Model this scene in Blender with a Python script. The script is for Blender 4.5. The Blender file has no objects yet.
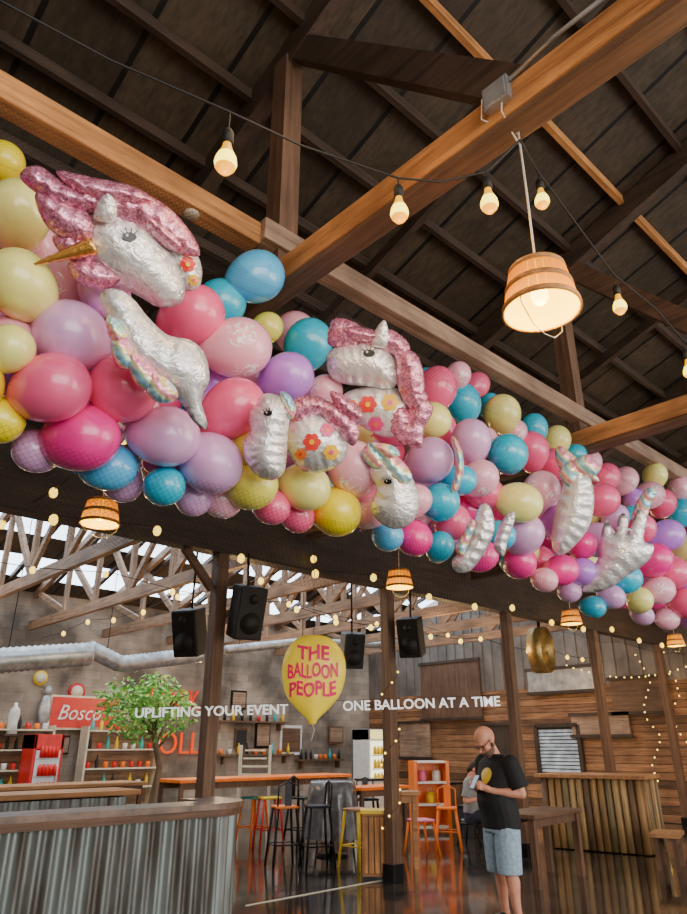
import bpy, math, random
from mathutils import Vector, Matrix
random.seed(11)
sin,cos,pi=math.sin,math.cos,math.pi
F=690.; PIT=math.atan(288/690.); AZ=math.radians(47)
CAM=Vector((0,0,1.6)); Z=Vector((0,0,1))
FH=Vector((cos(AZ),sin(AZ),0)); RT=Vector((sin(AZ),-cos(AZ),0))
FW=FH*cos(PIT)+Z*sin(PIT); UP=-FH*sin(PIT)+Z*cos(PIT)
def ray(u,v): return FW+RT*((u-343.5)/F)+UP*((457-v)/F)
def onx(u,v,X): r=ray(u,v); return CAM+r*(X/r.x)
def ony(u,v,Y): r=ray(u,v); return CAM+r*(Y/r.y)
def onz(u,v,H): r=ray(u,v); return CAM+r*((H-1.6)/r.z)
def atd(u,v,d): return CAM+ray(u,v)*d
def dep(p): return (p-CAM).dot(FW)
def proj(p):
    q=p-CAM; d=q.dot(FW); return 343.5+F*q.dot(RT)/d, 457-F*q.dot(UP)/d, d
COL=bpy.context.scene.collection
# ---------------- materials
def base(name):
    m=bpy.data.materials.new(name); m.use_nodes=True
    return m,m.node_tree,m.node_tree.nodes['Principled BSDF']
def mat(name,c,rough=.5,metal=0,emit=None,es=0,coat=0,var=0,vs=8,sss=0):
    m,nt,b=base(name)
    b.inputs['Base Color'].default_value=(*c,1); b.inputs['Roughness'].default_value=rough
    b.inputs['Metallic'].default_value=metal; b.inputs['Coat Weight'].default_value=coat
    b.inputs['Coat Roughness'].default_value=.12
    if emit: b.inputs['Emission Color'].default_value=(*emit,1); b.inputs['Emission Strength'].default_value=es
    if sss: b.inputs['Subsurface Weight'].default_value=sss; b.inputs['Subsurface Radius'].default_value=(.08,.05,.05)
    tc=nt.nodes.new('ShaderNodeTexCoord')
    n=nt.nodes.new('ShaderNodeTexNoise'); n.inputs['Scale'].default_value=vs; n.inputs['Detail'].default_value=4
    nt.links.new(tc.outputs['Object'],n.inputs['Vector'])
    if var:
        r=nt.nodes.new('ShaderNodeValToRGB')
        r.color_ramp.elements[0].position=.3; r.color_ramp.elements[1].position=.7
        r.color_ramp.elements[0].color=(*[x*(1-var) for x in c],1)
        r.color_ramp.elements[1].color=(*[min(1,x*(1+var)) for x in c],1)
        nt.links.new(n.outputs['Fac'],r.inputs['Fac']); nt.links.new(r.outputs['Color'],b.inputs['Base Color'])
    return m
def wood(name,c1,c2,axis='x',sc=1.0,rough=.6,planks=0,paxis='z',pv=.6,rag=.3):
    m,nt,b=base(name); b.inputs['Roughness'].default_value=rough
    tc=nt.nodes.new('ShaderNodeTexCoord'); mp=nt.nodes.new('ShaderNodeMapping')
    s={'x':(.8,14,14),'y':(14,.8,14),'z':(14,14,.8)}[axis]
    mp.inputs['Scale'].default_value=[q*sc for q in s]
    n=nt.nodes.new('ShaderNodeTexNoise'); n.inputs['Scale'].default_value=1.6; n.inputs['Detail'].default_value=7; n.inputs['Roughness'].default_value=.7
    r=nt.nodes.new('ShaderNodeValToRGB'); r.color_ramp.elements[0].position=.34; r.color_ramp.elements[1].position=.66
    r.color_ramp.elements[0].color=(*c1,1); r.color_ramp.elements[1].color=(*c2,1)
    nt.links.new(tc.outputs['Object'],mp.inputs['Vector']); nt.links.new(mp.outputs['Vector'],n.inputs['Vector'])
    nt.links.new(n.outputs['Fac'],r.inputs['Fac'])
    n3=nt.nodes.new('ShaderNodeTexNoise'); n3.inputs['Scale'].default_value=2.3; n3.inputs['Detail'].default_value=5
    mr=nt.nodes.new('ShaderNodeMapRange'); mr.inputs[1].default_value=.3; mr.inputs[2].default_value=.7; mr.inputs[3].default_value=1-rag; mr.inputs[4].default_value=1+rag*.6
    vm=nt.nodes.new('ShaderNodeVectorMath'); vm.operation='SCALE'
    nt.links.new(tc.outputs['Object'],n3.inputs['Vector']); nt.links.new(n3.outputs['Fac'],mr.inputs[0]); nt.links.new(r.outputs['Color'],vm.inputs[0]); nt.links.new(mr.outputs[0],vm.inputs['Scale'])
    out=vm.outputs[0]
    if planks:
        sx=nt.nodes.new('ShaderNodeSeparateXYZ'); nt.links.new(tc.outputs['Object'],sx.inputs[0])
        mu=nt.nodes.new('ShaderNodeMath'); mu.operation='MULTIPLY'; mu.inputs[1].default_value=1/planks
        nt.links.new(sx.outputs[paxis.upper()],mu.inputs[0])
        fl=nt.nodes.new('ShaderNodeMath'); fl.operation='FLOOR'; nt.links.new(mu.outputs[0],fl.inputs[0])
        fr=nt.nodes.new('ShaderNodeMath'); fr.operation='FRACT'; nt.links.new(mu.outputs[0],fr.inputs[0])
        wn=nt.nodes.new('ShaderNodeTexWhiteNoise'); wn.noise_dimensions='1D'; nt.links.new(fl.outputs[0],wn.inputs['W'])
        a=nt.nodes.new('ShaderNodeMath'); a.operation='MULTIPLY_ADD'; a.inputs[1].default_value=pv; a.inputs[2].default_value=1-pv/2
        nt.links.new(wn.outputs['Value'],a.inputs[0])
        g=nt.nodes.new('ShaderNodeMath'); g.operation='GREATER_THAN'; g.inputs[1].default_value=.07; nt.links.new(fr.outputs[0],g.inputs[0])
        k=nt.nodes.new('ShaderNodeMath'); k.operation='MULTIPLY'; nt.links.new(a.outputs[0],k.inputs[0]); nt.links.new(g.outputs[0],k.inputs[1])
        mx=nt.nodes.new('ShaderNodeVectorMath'); mx.operation='SCALE'; nt.links.new(out,mx.inputs[0]); nt.links.new(k.outputs[0],mx.inputs['Scale'])
        out=mx.outputs[0]
    nt.links.new(out,b.inputs['Base Color'])
    bp=nt.nodes.new('ShaderNodeBump'); bp.inputs['Strength'].default_value=.5; bp.inputs['Distance'].default_value=.012
    nt.links.new(n.outputs['Fac'],bp.inputs['Height']); nt.links.new(bp.outputs['Normal'],b.inputs['Normal'])
    return m
W_ORANGE={a:wood('orange_fir_'+a,(.32,.12,.035),(.82,.38,.12),a,rag=.4) for a in 'xyz'}
W_BROWN={a:wood('brown_timber_'+a,(.09,.045,.025),(.21,.11,.058),a) for a in 'xyz'}
W_PINK={a:wood('weathered_timber_'+a,(.2,.12,.075),(.5,.33,.22),a,rag=.4) for a in 'xyz'}
W_DARK={a:wood('dark_timber_'+a,(.03,.018,.012),(.085,.05,.03),a) for a in 'xyz'}
W_PALE={a:wood('truss_timber_'+a,(.15,.08,.04),(.4,.24,.14),a) for a in 'xyz'}
W_DECK=wood('roof_deck_boards',(.035,.025,.015),(.08,.056,.033),'y',planks=.62,paxis='x')
W_WALL=wood('plank_wall_boards',(.11,.048,.022),(.42,.2,.085),'y',planks=.17,pv=1.1)
W_TABLE=wood('table_wood',(.3,.13,.05),(.6,.3,.12),'x')
M_BLACK=mat('black_metal',(.015,.015,.017),.35,.6,var=.3)
M_DARKP=mat('black_plastic',(.02,.02,.022),.5,var=.3,vs=30)
M_STEEL=mat('galvanized_steel',(.42,.43,.43),.42,.6,var=.35,vs=5)
M_DUCT=mat('duct_aluminium',(.42,.44,.46),.38,.6,var=.3)
M_CABLE=mat('black_cable',(.012,.011,.01),.6,var=.2)
M_ROPE=mat('pale_cord',(.75,.68,.55),.8,var=.15,vs=60)
M_BULB=mat('amber_bulb_glass',(.8,.4,.02),.15,emit=(1,.46,.0),es=1.1,var=.02)
M_GLOWBAND=mat('bright_filament',(1,.7,.1),.2,emit=(1,.8,.06),es=4.0,var=.02)  # brighter band put into the bulb glass for its hot centre, no filament
M_HOT=mat('lamp_bulb',(1,.8,.2),.2,emit=(1,.85,.2),es=7,var=.02)
M_AMB=mat('amber_party_bulb',(1,.6,.05),.2,emit=(1,.66,.07),es=3.2,var=.02)
M_FAIRY=mat('fairy_bulb',(1,.8,.3),.3,emit=(1,.68,.14),es=4,var=.02)
M_WHITE=mat('white_paint',(.75,.75,.73),.5,var=.08)
M_ORANGE=mat('orange_paint',(.95,.2,.01),.4,var=.1)
M_RED=mat('red_paint',(.65,.015,.015),.35,var=.12)
M_YEL=mat('yellow_paint',(.92,.62,.02),.4,var=.1)
M_TEAL=mat('teal_paint',(.03,.5,.5),.4,var=.1)
M_PNK=mat('pink_paint',(.85,.2,.35),.4,var=.1)
M_CREAM=mat('cream_paint',(.7,.63,.48),.5,var=.1)
# ---------------- mesh builder
class MB:
    def __init__(s): s.v=[];s.f=[];s.m=[];s.s=[];s.mats=[]
    def add(s,vs,fs,mt,smooth=False):
        if mt not in s.mats: s.mats.append(mt)
        k=len(s.v); i=s.mats.index(mt)
        s.v+= [Vector(p) for p in vs]
        for f in fs: s.f.append([q+k for q in f]); s.m.append(i); s.s.append(smooth)
        return s
    def box(s,c,sz,mt,rot=None):
        x,y,z=[q/2 for q in sz]; c=Vector(c)
        vs=[Vector((a*x,b*y,d*z)) for a in(-1,1) for b in(-1,1) for d in(-1,1)]
        if rot is not None: vs=[rot@p for p in vs]
        return s.add([p+c for p in vs],[(0,1,3,2),(4,6,7,5),(0,4,5,1),(2,3,7,6),(0,2,6,4),(1,5,7,3)],mt)
    def bar(s,p,q,w,h,mt,up=Z):
        p=Vector(p);q=Vector(q); d=(q-p); L=d.length; d/=L
        sd=d.cross(up)
        if sd.length<1e-4: sd=d.cross(Vector((1,0,0)))
        sd.normalize(); u=sd.cross(d)
        R=Matrix((d,sd,u)).transposed()
        return s.box((p+q)/2,(L,w,h),mt,R)
    def tube(s,pts,r,mt,n=8,smooth=True):
        pts=[Vector(p) for p in pts]; m=len(pts)
        rs=r if isinstance(r,(list,tuple)) else [r]*m
        t0=(pts[1]-pts[0]).normalized(); a=t0.orthogonal().normalized()
        vs=[];fs=[]
        for i,p in enumerate(pts):
            t=(pts[min(i+1,m-1)]-pts[max(i-1,0)]).normalized()
            a=(a-t*a.dot(t)).normalized(); b=t.cross(a)
            for k in range(n):
                an=2*pi*k/n; vs.append(p+(a*cos(an)+b*sin(an))*rs[i])
        for i in range(m-1):
            for k in range(n):
                k2=(k+1)%n; fs.append((i*n+k,i*n+k2,(i+1)*n+k2,(i+1)*n+k))
        fs.append(tuple(range(n))[::-1]); fs.append(tuple((m-1)*n+k for k in range(n)))
        return s.add(vs,fs,mt,smooth)
    def cyl(s,p,q,r,mt,n=16,r2=None): return s.tube([p,q],[r,r if r2 is None else r2],mt,n)
    def ball(s,c,r,mt,nu=14,nv=8,R=None):
        c=Vector(c); rr=Vector((r,r,r)) if not hasattr(r,'__len__') else Vector(r)
        vs=[Vector((0,0,rr.z))]
        for i in range(1,nv):
            th=pi*i/nv
            for k in range(nu):
                ph=2*pi*k/nu; vs.append(Vector((rr.x*sin(th)*cos(ph),rr.y*sin(th)*sin(ph),rr.z*cos(th))))
        vs.append(Vector((0,0,-rr.z)))
        if R is not None: vs=[R@p for p in vs]
        fs=[]
        for k in range(nu): fs.append((0,1+k,1+(k+1)%nu))
        for i in range(nv-2):
            for k in range(nu):
                a=1+i*nu; fs.append((a+k,a+nu+k,a+nu+(k+1)%nu,a+(k+1)%nu))
        e=len(vs)-1; a=1+(nv-2)*nu
        for k in range(nu): fs.append((e,a+(k+1)%nu,a+k))
        return s.add([p+c for p in vs],fs,mt,True)
    def lathe(s,prof,mt,c=(0,0,0),n=24,smooth=True):
        c=Vector(c); vs=[];fs=[]; m=len(prof)
        for r,z in prof:
            for k in range(n): vs.append(c+Vector((r*cos(2*pi*k/n),r*sin(2*pi*k/n),z)))
        for i in range(m-1):
            for k in range(n):
                k2=(k+1)%n; fs.append((i*n+k,i*n+k2,(i+1)*n+k2,(i+1)*n+k))
        return s.add(vs,fs,mt,smooth)
    def loft(s,rings,mt,n=20):
        vs=[];fs=[];m=len(rings)
        for cx,cy,cz,rx,ry in rings:
            for k in range(n): vs.append((cx+rx*cos(2*pi*k/n),cy+ry*sin(2*pi*k/n),cz))
        for i in range(m-1):
            for k in range(n):
                k2=(k+1)%n; fs.append((i*n+k,i*n+k2,(i+1)*n+k2,(i+1)*n+k))
        fs.append(tuple(range(n))[::-1]); fs.append(tuple((m-1)*n+k for k in range(n)))
        return s.add(vs,fs,mt,True)
    def obj(s,name,parent=None,label=None,cat=None,group=None,kind=None,origin='c',bevel=0):
        me=bpy.data.meshes.new(name); o=None
        if origin=='c' and parent is None:
            lo=Vector([min(p[i] for p in s.v) for i in range(3)]); hi=Vector([max(p[i] for p in s.v) for i in range(3)])
            o=(lo+hi)/2; o.z=lo.z
        elif origin is not None and origin!='c': o=Vector(origin)
        else: o=Vector((0,0,0))
        me.from_pydata([p-o for p in s.v],[],s.f)
        for m in s.mats: me.materials.append(m)
        me.polygons.foreach_set('material_index',s.m); me.polygons.foreach_set('use_smooth',s.s); me.update()
        ob=bpy.data.objects.new(name,me); COL.objects.link(ob); ob.location=o
        if parent: ob.parent=parent
        tag(ob,label,cat,group,kind)
        if bevel:
            b=ob.modifiers.new('bevel','BEVEL'); b.width=bevel; b.segments=2; b.limit_method='ANGLE'
        return ob
def tag(ob,label=None,cat=None,group=None,kind=None):
    if label: ob['label']=label
    if cat: ob['category']=cat
    if group: ob['group']=group
    if kind: ob['kind']=kind
def thing(name,label,cat,loc=(0,0,0),rz=0,group=None):
    e=bpy.data.objects.new(name,None); e.empty_display_size=.1; COL.objects.link(e)
    e.location=loc; e.rotation_euler=(0,0,rz); tag(e,label,cat,group); return e
def dup(root,loc,rz=None,label=None,group=None):
    def cp(o,par):
        c=o.copy(); COL.objects.link(c); c.parent=par
        for ch in [x for x in bpy.data.objects if x.parent==o and x is not c]: cp(ch,c)
        return c
    n=cp(root,None); n.location=loc
    if rz is not None: n.rotation_euler=(0,0,rz)
    if label: n['label']=label
    if group: n['group']=group
    return n
def struct(mb,name,**k): return mb.obj(name,kind='structure',origin=None,**k)

# ================= SHELL
m,nt,b=base('polished_dark_concrete')
tc=nt.nodes.new('ShaderNodeTexCoord'); n=nt.nodes.new('ShaderNodeTexNoise'); n.inputs['Scale'].default_value=1.3; n.inputs['Detail'].default_value=7
r=nt.nodes.new('ShaderNodeValToRGB'); r.color_ramp.elements[0].color=(.016,.013,.011,1); r.color_ramp.elements[1].color=(.1,.078,.062,1)
r.color_ramp.elements[0].position=.35; r.color_ramp.elements[1].position=.75
r2=nt.nodes.new('ShaderNodeMapRange'); r2.inputs[3].default_value=.0; r2.inputs[4].default_value=.28
nt.links.new(tc.outputs['Object'],n.inputs['Vector']); nt.links.new(n.outputs['Fac'],r.inputs['Fac']); nt.links.new(n.outputs['Fac'],r2.inputs[0])
b.inputs['Coat Weight'].default_value=.8; b.inputs['Coat Roughness'].default_value=.07
nt.links.new(r.outputs['Color'],b.inputs['Base Color']); nt.links.new(r2.outputs[0],b.inputs['Roughness']); FLOOR=m
struct(MB().box((6.5,4.5,-.1),(21.4,25.4,.2),FLOOR),'floor')
m,nt,b=base('weathered_block_wall'); tc=nt.nodes.new('ShaderNodeTexCoord'); mp=nt.nodes.new('ShaderNodeMapping')
mp.inputs['Rotation'].default_value=(pi/2,0,0)
bt=nt.nodes.new('ShaderNodeTexBrick'); bt.inputs['Scale'].default_value=1.3; bt.inputs['Mortar Size'].default_value=.006
bt.inputs['Color1'].default_value=(.34,.27,.21,1); bt.inputs['Color2'].default_value=(.25,.2,.155,1); bt.inputs['Mortar'].default_value=(.2,.16,.13,1)
nz=nt.nodes.new('ShaderNodeTexNoise'); nz.inputs['Scale'].default_value=.9; nz.inputs['Detail'].default_value=8
rr_=nt.nodes.new('ShaderNodeMapRange'); rr_.inputs[1].default_value=.35; rr_.inputs[2].default_value=.65; rr_.inputs[3].default_value=.35; rr_.inputs[4].default_value=1.5
sc_=nt.nodes.new('ShaderNodeVectorMath'); sc_.operation='SCALE'
nt.links.new(tc.outputs['Object'],mp.inputs['Vector']); nt.links.new(mp.outputs['Vector'],bt.inputs['Vector']); nt.links.new(tc.outputs['Object'],nz.inputs['Vector'])
nt.links.new(nz.outputs['Fac'],rr_.inputs[0]); nt.links.new(bt.outputs['Color'],sc_.inputs[0]); nt.links.new(rr_.outputs[0],sc_.inputs['Scale'])
nt.links.new(sc_.outputs[0],b.inputs['Base Color']); b.inputs['Roughness'].default_value=.85
BLOCK=m
struct(MB().box((6.5,17.1,2.5),(21.4,.2,5.0),BLOCK),'wall_back')
mb=MB().box((17.1,7,1.5),(.2,20,3.0),W_WALL)
m_cor=mat('grey_corrugated_panel',(.2,.165,.14),.6,.2,var=.45,vs=1.5)
mb.box((17.1,7,4.3),(.2,20,2.6),m_cor)
for i in range(60): mb.box((16.985,-2.8+i*.33,4.3),(.03,.1,2.6),m_cor)
struct(mb,'wall_right')
struct(MB().box((-4.1,4.5,3),(.2,25,6),W_WALL),'wall_left')
RS=.36
def roofz(y): return 4.95+RS*(7-y) if y<=7 else (4.95+.32*(y-7) if y<12 else 6.55-.32*(y-12))
def slab(y0,y1,mt,name,x0=-4,x1=17.2,t=.08):
    z0,z1=roofz(y0),roofz(y1)
    if y0==12: z0=6.55
    vs=[(x0,y0,z0),(x1,y0,z0),(x1,y1,z1),(x0,y1,z1)]
    vs+= [(a,b_,c+t) for a,b_,c in vs]
    struct(MB().add(vs,[(0,3,2,1),(4,5,6,7),(0,1,5,4),(1,2,6,5),(2,3,7,6),(3,0,4,7)],mt),name)
slab(-3.5,7,W_DECK,'ceiling')
slab(7,9.2,W_DECK,'ceiling_rear_slope'); slab(10.2,12,W_DECK,'ceiling_rear_slope')
slab(12,13.0,W_DECK,'ceiling_rear_slope'); slab(14.7,15.5,W_DECK,'ceiling_rear_slope'); slab(16.4,17.1,W_DECK,'ceiling_rear_slope')
SKY=mat('translucent_skylight',(.8,.85,.9),.5,emit=(.66,.83,1),es=6.5,var=.05)
slab(9.2,10.2,SKY,'window_1'); slab(13.0,14.7,SKY,'window_2'); slab(15.5,16.4,SKY,'window_3')  # first strip is out of view, added to light the rear trusses
mb=MB()
for i in range(22): mb.bar((-3.6+i*.96,13.0,roofz(13.0)-.06),(-3.6+i*.96,16.4,roofz(16.4)-.06),.09,.1,W_DARK['y'])
for y in (13.9,): mb.bar((-3.8,y,roofz(y)-.07),(17,y,roofz(y)-.07),.1,.1,W_DARK['x'])
struct(mb,'trim_1')
TX=[-1.45,2.15,5.8,9.4,13.0,16.6]
CZ=4.27
def truss(x):
    e=thing('roof_truss','exposed timber roof truss with heavy bottom chord and diagonal braces','roof truss',(x,0,0),group='timber roof trusses')
    W=W_ORANGE if x<9 else W_BROWN
    mb=MB(); mb.bar((0,-3.4,CZ+.02),(0,6.9,CZ+.02),.155,.17,W['y']); mb.bar((-.01,-3.4,CZ-.095),(-.01,6.9,CZ-.095),.13,.05,W_BROWN['y'])
    mb.bar((.09,-3.4,CZ+.13),(.09,6.9,CZ+.13),.08,.05,W_PINK['y'])
    mb.obj('bottom_chord',e,bevel=.012)
    mb=MB(); mb.bar((0,-3.4,roofz(-3.4)-.17),(0,6.95,roofz(6.95)-.17),.12,.24,W_DARK['y']); mb.obj('top_chord',e)
    for y in (2.9,.35,5.2):
        mb=MB(); mb.bar((0,y,CZ+.1),(0,y,roofz(y)-.2),.15,.15,W_BROWN['z'],up=Vector((0,1,0))); mb.obj('post',e)
    for a,c in (((2.75,6.25),(1.12,CZ+.12)),((5.1,roofz(5.2)-.3),(3.1,CZ+.14)),((.25,roofz(.3)-.4),(-1.8,CZ+.14))):
        mb=MB(); mb.bar((0,a[0],a[1]),(0,c[0],c[1]),.1,.18,W_DARK['y'] if x<3 else W_BROWN['y']); mb.obj('brace',e)
for x in TX: truss(x)
def truss2(x):
    e=thing('rear_roof_truss','brown sunlit timber truss of crossing chords and braces','roof truss',(x,0,0),group='rear timber trusses')
    P=W_PALE['y']
    mb=MB(); mb.bar((0,7.2,4.15),(0,16.9,4.15),.1,.2,P); mb.obj('bottom_chord',e)
    mb=MB(); mb.bar((0,7.2,roofz(7.2)-.12),(0,12,6.36),.1,.16,P); mb.obj('top_chord',e)
    mb=MB(); mb.bar((0,12,6.36),(0,16.9,roofz(16.9)-.12),.1,.16,P); mb.obj('top_chord',e)
    ys=[7.4,9,10.5,12,13.5,15,16.6]
    for i,y in enumerate(ys[1:-1]):
        mb=MB(); mb.bar((.0,y,4.2),(.0,y,roofz(y)-.2),.08,.12,W_PALE['z'],up=Vector((0,1,0))); mb.obj('post',e)
    for i in range(len(ys)-1):
        a,c=(ys[i],ys[i+1]) if i>=3 else (ys[i+1],ys[i])
        mb=MB(); mb.bar((.0,a,4.25),(.0,c,roofz(c)-.22),.07,.12,P); mb.obj('brace',e)
for x in [ -1.45,.35,2.15,3.98,5.8,7.6,9.4,11.2,13.0,14.8]: truss2(x)
mb=MB(); mb.bar((-3.8,2.9,4.52),(1.95,2.9,4.52),.13,.16,W_ORANGE['x']); mb.obj('roof_beam',label='long orange-brown timber beam above the balloon garland',cat='beam',bevel=.01)
mb=MB(); mb.bar((1.95,2.86,4.55),(17,2.86,4.55),.13,.16,W_PINK['x']); mb.obj('roof_beam',label='weathered grey-pink timber beam above the balloon garland',cat='beam',bevel=.01)
mb=MB(); mb.bar((-3.8,5.2,4.5),(17,5.2,4.5),.12,.16,W_DARK['x']); mb.obj('roof_beam',label='dark timber tie beam crossing the roof trusses',cat='beam')
mb=MB(); mb.bar((-3.8,.35,4.55),(17,.35,4.55),.1,.14,W_DARK['x']); mb.obj('roof_beam',label='dark timber tie beam crossing the roof trusses',cat='beam')
y=-2.9;i=0
while y<6.9:
    mt=W_ORANGE['x'] if i==8 else W_DARK['x']
    mb=MB(); mb.bar((-3.8,y,roofz(y)-.06),(17,y,roofz(y)-.06),.05 ,.1,mt)
    mb.obj('roof_purlin',label='bright fir purlin under the dark roof deck' if i==8 else 'dark timber purlin under the roof deck',cat='beam',group='roof purlins'); y+=.62; i+=1
for k,x in enumerate([.35,3.98,7.6,11.2]):
    mb=MB(); mb.bar((x,-3.4,roofz(-3.4)-.17),(x,6.95,roofz(6.95)-.17),.07,.12,W_DARK['y']); mb.obj('roof_rafter',label='dark timber rafter below the roof deck',cat='beam',group='roof rafters')
mb=MB(); mb.bar((-3.9,7,3.88),(17,7,3.88),.2,.3,W_DARK['x']); mb.obj('header_beam',label='heavy dark header beam carried by the posts',cat='beam')
mb=MB(); mb.box((6.5,7.1,4.5),(20.9,.06,.95),W_DARK['x']); struct(mb,'trim_2')
PX=[1.4,4.5,7.4,10.4,13.4,16.4]
for x in PX:
    mb=MB(); mb.bar((x,7,0),(x,7,3.74),.15,.15,W_BROWN['z'],up=Vector((0,1,0)))
    mb.box((x,7,.1),(.19,.19,.2),M_BLACK)
    mb.obj('timber_post',label='square dark timber post with steel foot',cat='post',group='row of timber posts',bevel=.006)
mb=MB(); mb.bar((4.4,7,3.3),(4.0,7,3.72),.07,.09,W_BROWN['x']); mb.obj('knee_brace',label='short diagonal timber brace between post and header',cat='brace')
p=onx(497,95,2.055)
mb=MB(); mb.box(p,(.04,.13,.13),M_STEEL); mb.box(p+Vector((-.022,0,0)),(.008,.11,.11),M_DUCT)
mb.tube([p+Vector((-.0,-.05,.03)),p+Vector((-.0,-.3,.08)),p+Vector((-.0,-1.6,.09))],.011,M_STEEL)
mb.obj('electrical_box',label='small galvanized junction box with conduit on the timber chord',cat='electrical box')
sp=onz(230,211,4.435)
mb=MB(); mb.lathe([(0,0),(.04,0),(.045,.008),(.045,.014),(0,.014)],M_CREAM,(1.50,2.9,4.425)); mb.obj('ceiling_sensor',label='small flat round sensor disc under the beam',cat='sensor')

# ================= BALLOONS
def bcol(name,c,rough=.26): return mat('latex_'+name,c,rough,coat=.7,var=.06,vs=3,sss=.35,emit=None)
def printed(m_):
    nt=m_.node_tree; b=nt.nodes['Principled BSDF']; src=b.inputs['Base Color'].links[0].from_socket
    tc=nt.nodes.new('ShaderNodeTexCoord'); sx=nt.nodes.new('ShaderNodeSeparateXYZ'); nt.links.new(tc.outputs['Object'],sx.inputs[0])
    def M(op,a,b2=None):
        n=nt.nodes.new('ShaderNodeMath'); n.operation=op
        for i,q in enumerate((a,b2)):
            if isinstance(q,(int,float)): n.inputs[i].default_value=q
            elif q is not None: nt.links.new(q,n.inputs[i])
        return n.outputs[0]
    mxy=M('MAXIMUM',M('ABSOLUTE',sx.outputs[0]),M('ABSOLUTE',sx.outputs[1])); zone=M('MULTIPLY',M('GREATER_THAN',mxy,.84),M('LESS_THAN',M('ABSOLUTE',sx.outputs[2]),.42))
    nz=nt.nodes.new('ShaderNodeTexNoise'); nz.inputs['Scale'].default_value=3.2; nz.inputs['Detail'].default_value=1; nt.links.new(tc.outputs['Object'],nz.inputs['Vector'])
    line=M('LESS_THAN',M('ABSOLUTE',M('SUBTRACT',nz.outputs['Fac'],.5)),.03)
    mx=nt.nodes.new('ShaderNodeMix'); mx.data_type='RGBA'; nt.links.new(M('MULTIPLY',zone,M('MULTIPLY',line,.85)),mx.inputs[0]); nt.links.new(src,mx.inputs[6]); mx.inputs[7].default_value=(1,1,1,1)
    nt.links.new(mx.outputs[2],b.inputs['Base Color']); return m_
BC={'Y':bcol('pale_yellow',(1,.9,.28)),'YB':bcol('bright_yellow',(1,.8,.0)),'P':bcol('hot_pink',(1,.13,.3)),
'M':bcol('magenta',(.95,.03,.32)),'L':printed(bcol('light_pink_printed',(1,.46,.58))),'V':bcol('pearl_lilac',(.74,.42,.73)),'B':bcol('turquoise',(.01,.55,.78)),
'U':bcol('purple',(.54,.24,.82)),'S':bcol('sky_blue',(.1,.54,.95)),'O':bcol('olive_yellow',(.85,.8,.12))}
CN={'Y':'pale yellow','YB':'bright yellow','P':'hot pink','M':'magenta','L':'light pink','V':'pearly lilac','B':'turquoise','U':'purple','S':'sky blue','O':'olive yellow'}
prof=[]
for i in range(17):
    t=i/16; th=pi*t
    rr=sin(th); zz=-cos(th)
    if zz<0: rr=rr*(1-.16*(-zz)**2); zz=zz*1.34
    else: zz*=1.05
    prof.append((max(rr,.0001)*.97,zz))
prof=[(.0001,-1.48),(.08,-1.48),(.07,-1.42),(.03,-1.39),(.05,-1.34)]+[q for q in prof[1:]]
BM={}
for k,mt in BC.items():
    mb=MB().lathe(prof,mt,n=26)
    me=bpy.data.meshes.new('balloon'); me.from_pydata(mb.v,[],mb.f); me.materials.append(mt); me.polygons.foreach_set('use_smooth',[True]*len(mb.f)); me.update(); BM[k]=me
GY,GZ,HZ,HY=2.86,3.12,.60,.40
def lin(t,u):
    for (a,b_),(c,d) in zip(t,t[1:]):
        if u<=c: return b_+(d-b_)*(u-a)/(c-a)
    return d
BOT=[(-200,360),(0,438),(60,470),(100,486),(200,506),(330,530),(430,558),(520,584),(620,614),(687,634),(900,700)]
TOP=[(-200,40),(0,140),(50,185),(200,280),(300,305),(420,368),(500,394),(600,447),(687,487),(900,600)]
def front(u,v,r=0):
    y=2.5
    for _ in range(6):
        p=ony(u,v,y); q=max(0,1-((p.z-GZ)/(HZ+.05))**2); y=GY-(HY)*math.sqrt(q)+.02
    return ony(u,v,y)
L='''0 165 22 YB|30 178 20 S|12 222 33 Y|15 290 36 Y|3 355 26 Y|5 415 26 YB|42 235 27 L|70 338 39 V|47 393 37 P|117 393 37 P|84 437 37 M|66 278 28 L|
161 440 33 V|121 462 26 S|206 466 33 V|163 487 21 B|193 315 33 P|225 300 27 B|245 286 28 S|239 348 34 L|231 410 32 P|248 487 27 O|301 489 26 Y|338 511 27 YB|
207 492 16 V|275 506 19 P|303 347 26 B|288 377 27 U|309 325 24 L|267 328 17 O|325 392 19 L|349 470 29 L|370 513 17 L|432 390 26 P|440 378 17 B|464 402 20 B|
432 420 20 Y|498 415 20 Y|471 440 22 V|430 460 25 V|505 455 22 B|438 503 21 B|457 520 21 P|414 538 20 M|440 546 14 B|513 505 22 Y|480 478 20 L|531 450 20 P|
534 428 15 B|541 490 20 L|527 533 21 V|532 560 18 M|562 570 17 M|555 465 19 P|557 440 15 Y|500 535 16 B|482 556 17 M|575 485 16 L|598 540 19 V|602 500 18 P|
606 477 15 P|650 495 15 L|662 503 17 P|682 512 16 B|668 535 17 U|655 560 18 M|672 573 18 P|625 578 17 B|640 600 14 Y|660 590 15 L|682 603 16 P|676 618 12 L|
610 597 13 V|642 528 15 P|580 572 15 U|635 500 13 U|625 480 14 L|590 462 13 L|575 455 12 B|515 432 13 L|477 385 14 P|452 378 14 L|500 400 12 B|560 520 17 U|
583 545 15 M|545 580 11 L|575 590 11 V|600 606 10 B|643 615 10 V|655 475 13 Y|680 488 13 L|20 330 26 L|95 300 26 V|150 400 24 L|180 450 20 P|250 450 22 O|
300 440 22 B|395 430 18 P|388 536 15 S|320 455 20 P|500 490 18 P|490 440 16 L|460 480 17 B|415 500 18 L|145 470 18 V|50 440 22 V|235 495 14 L|306 513 15 P|690 550 17 Y|690 580 16 U|700 525 18 P|-30 200 34 YB|-35 290 36 P|-30 380 36 YB'''
bal=[]
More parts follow.
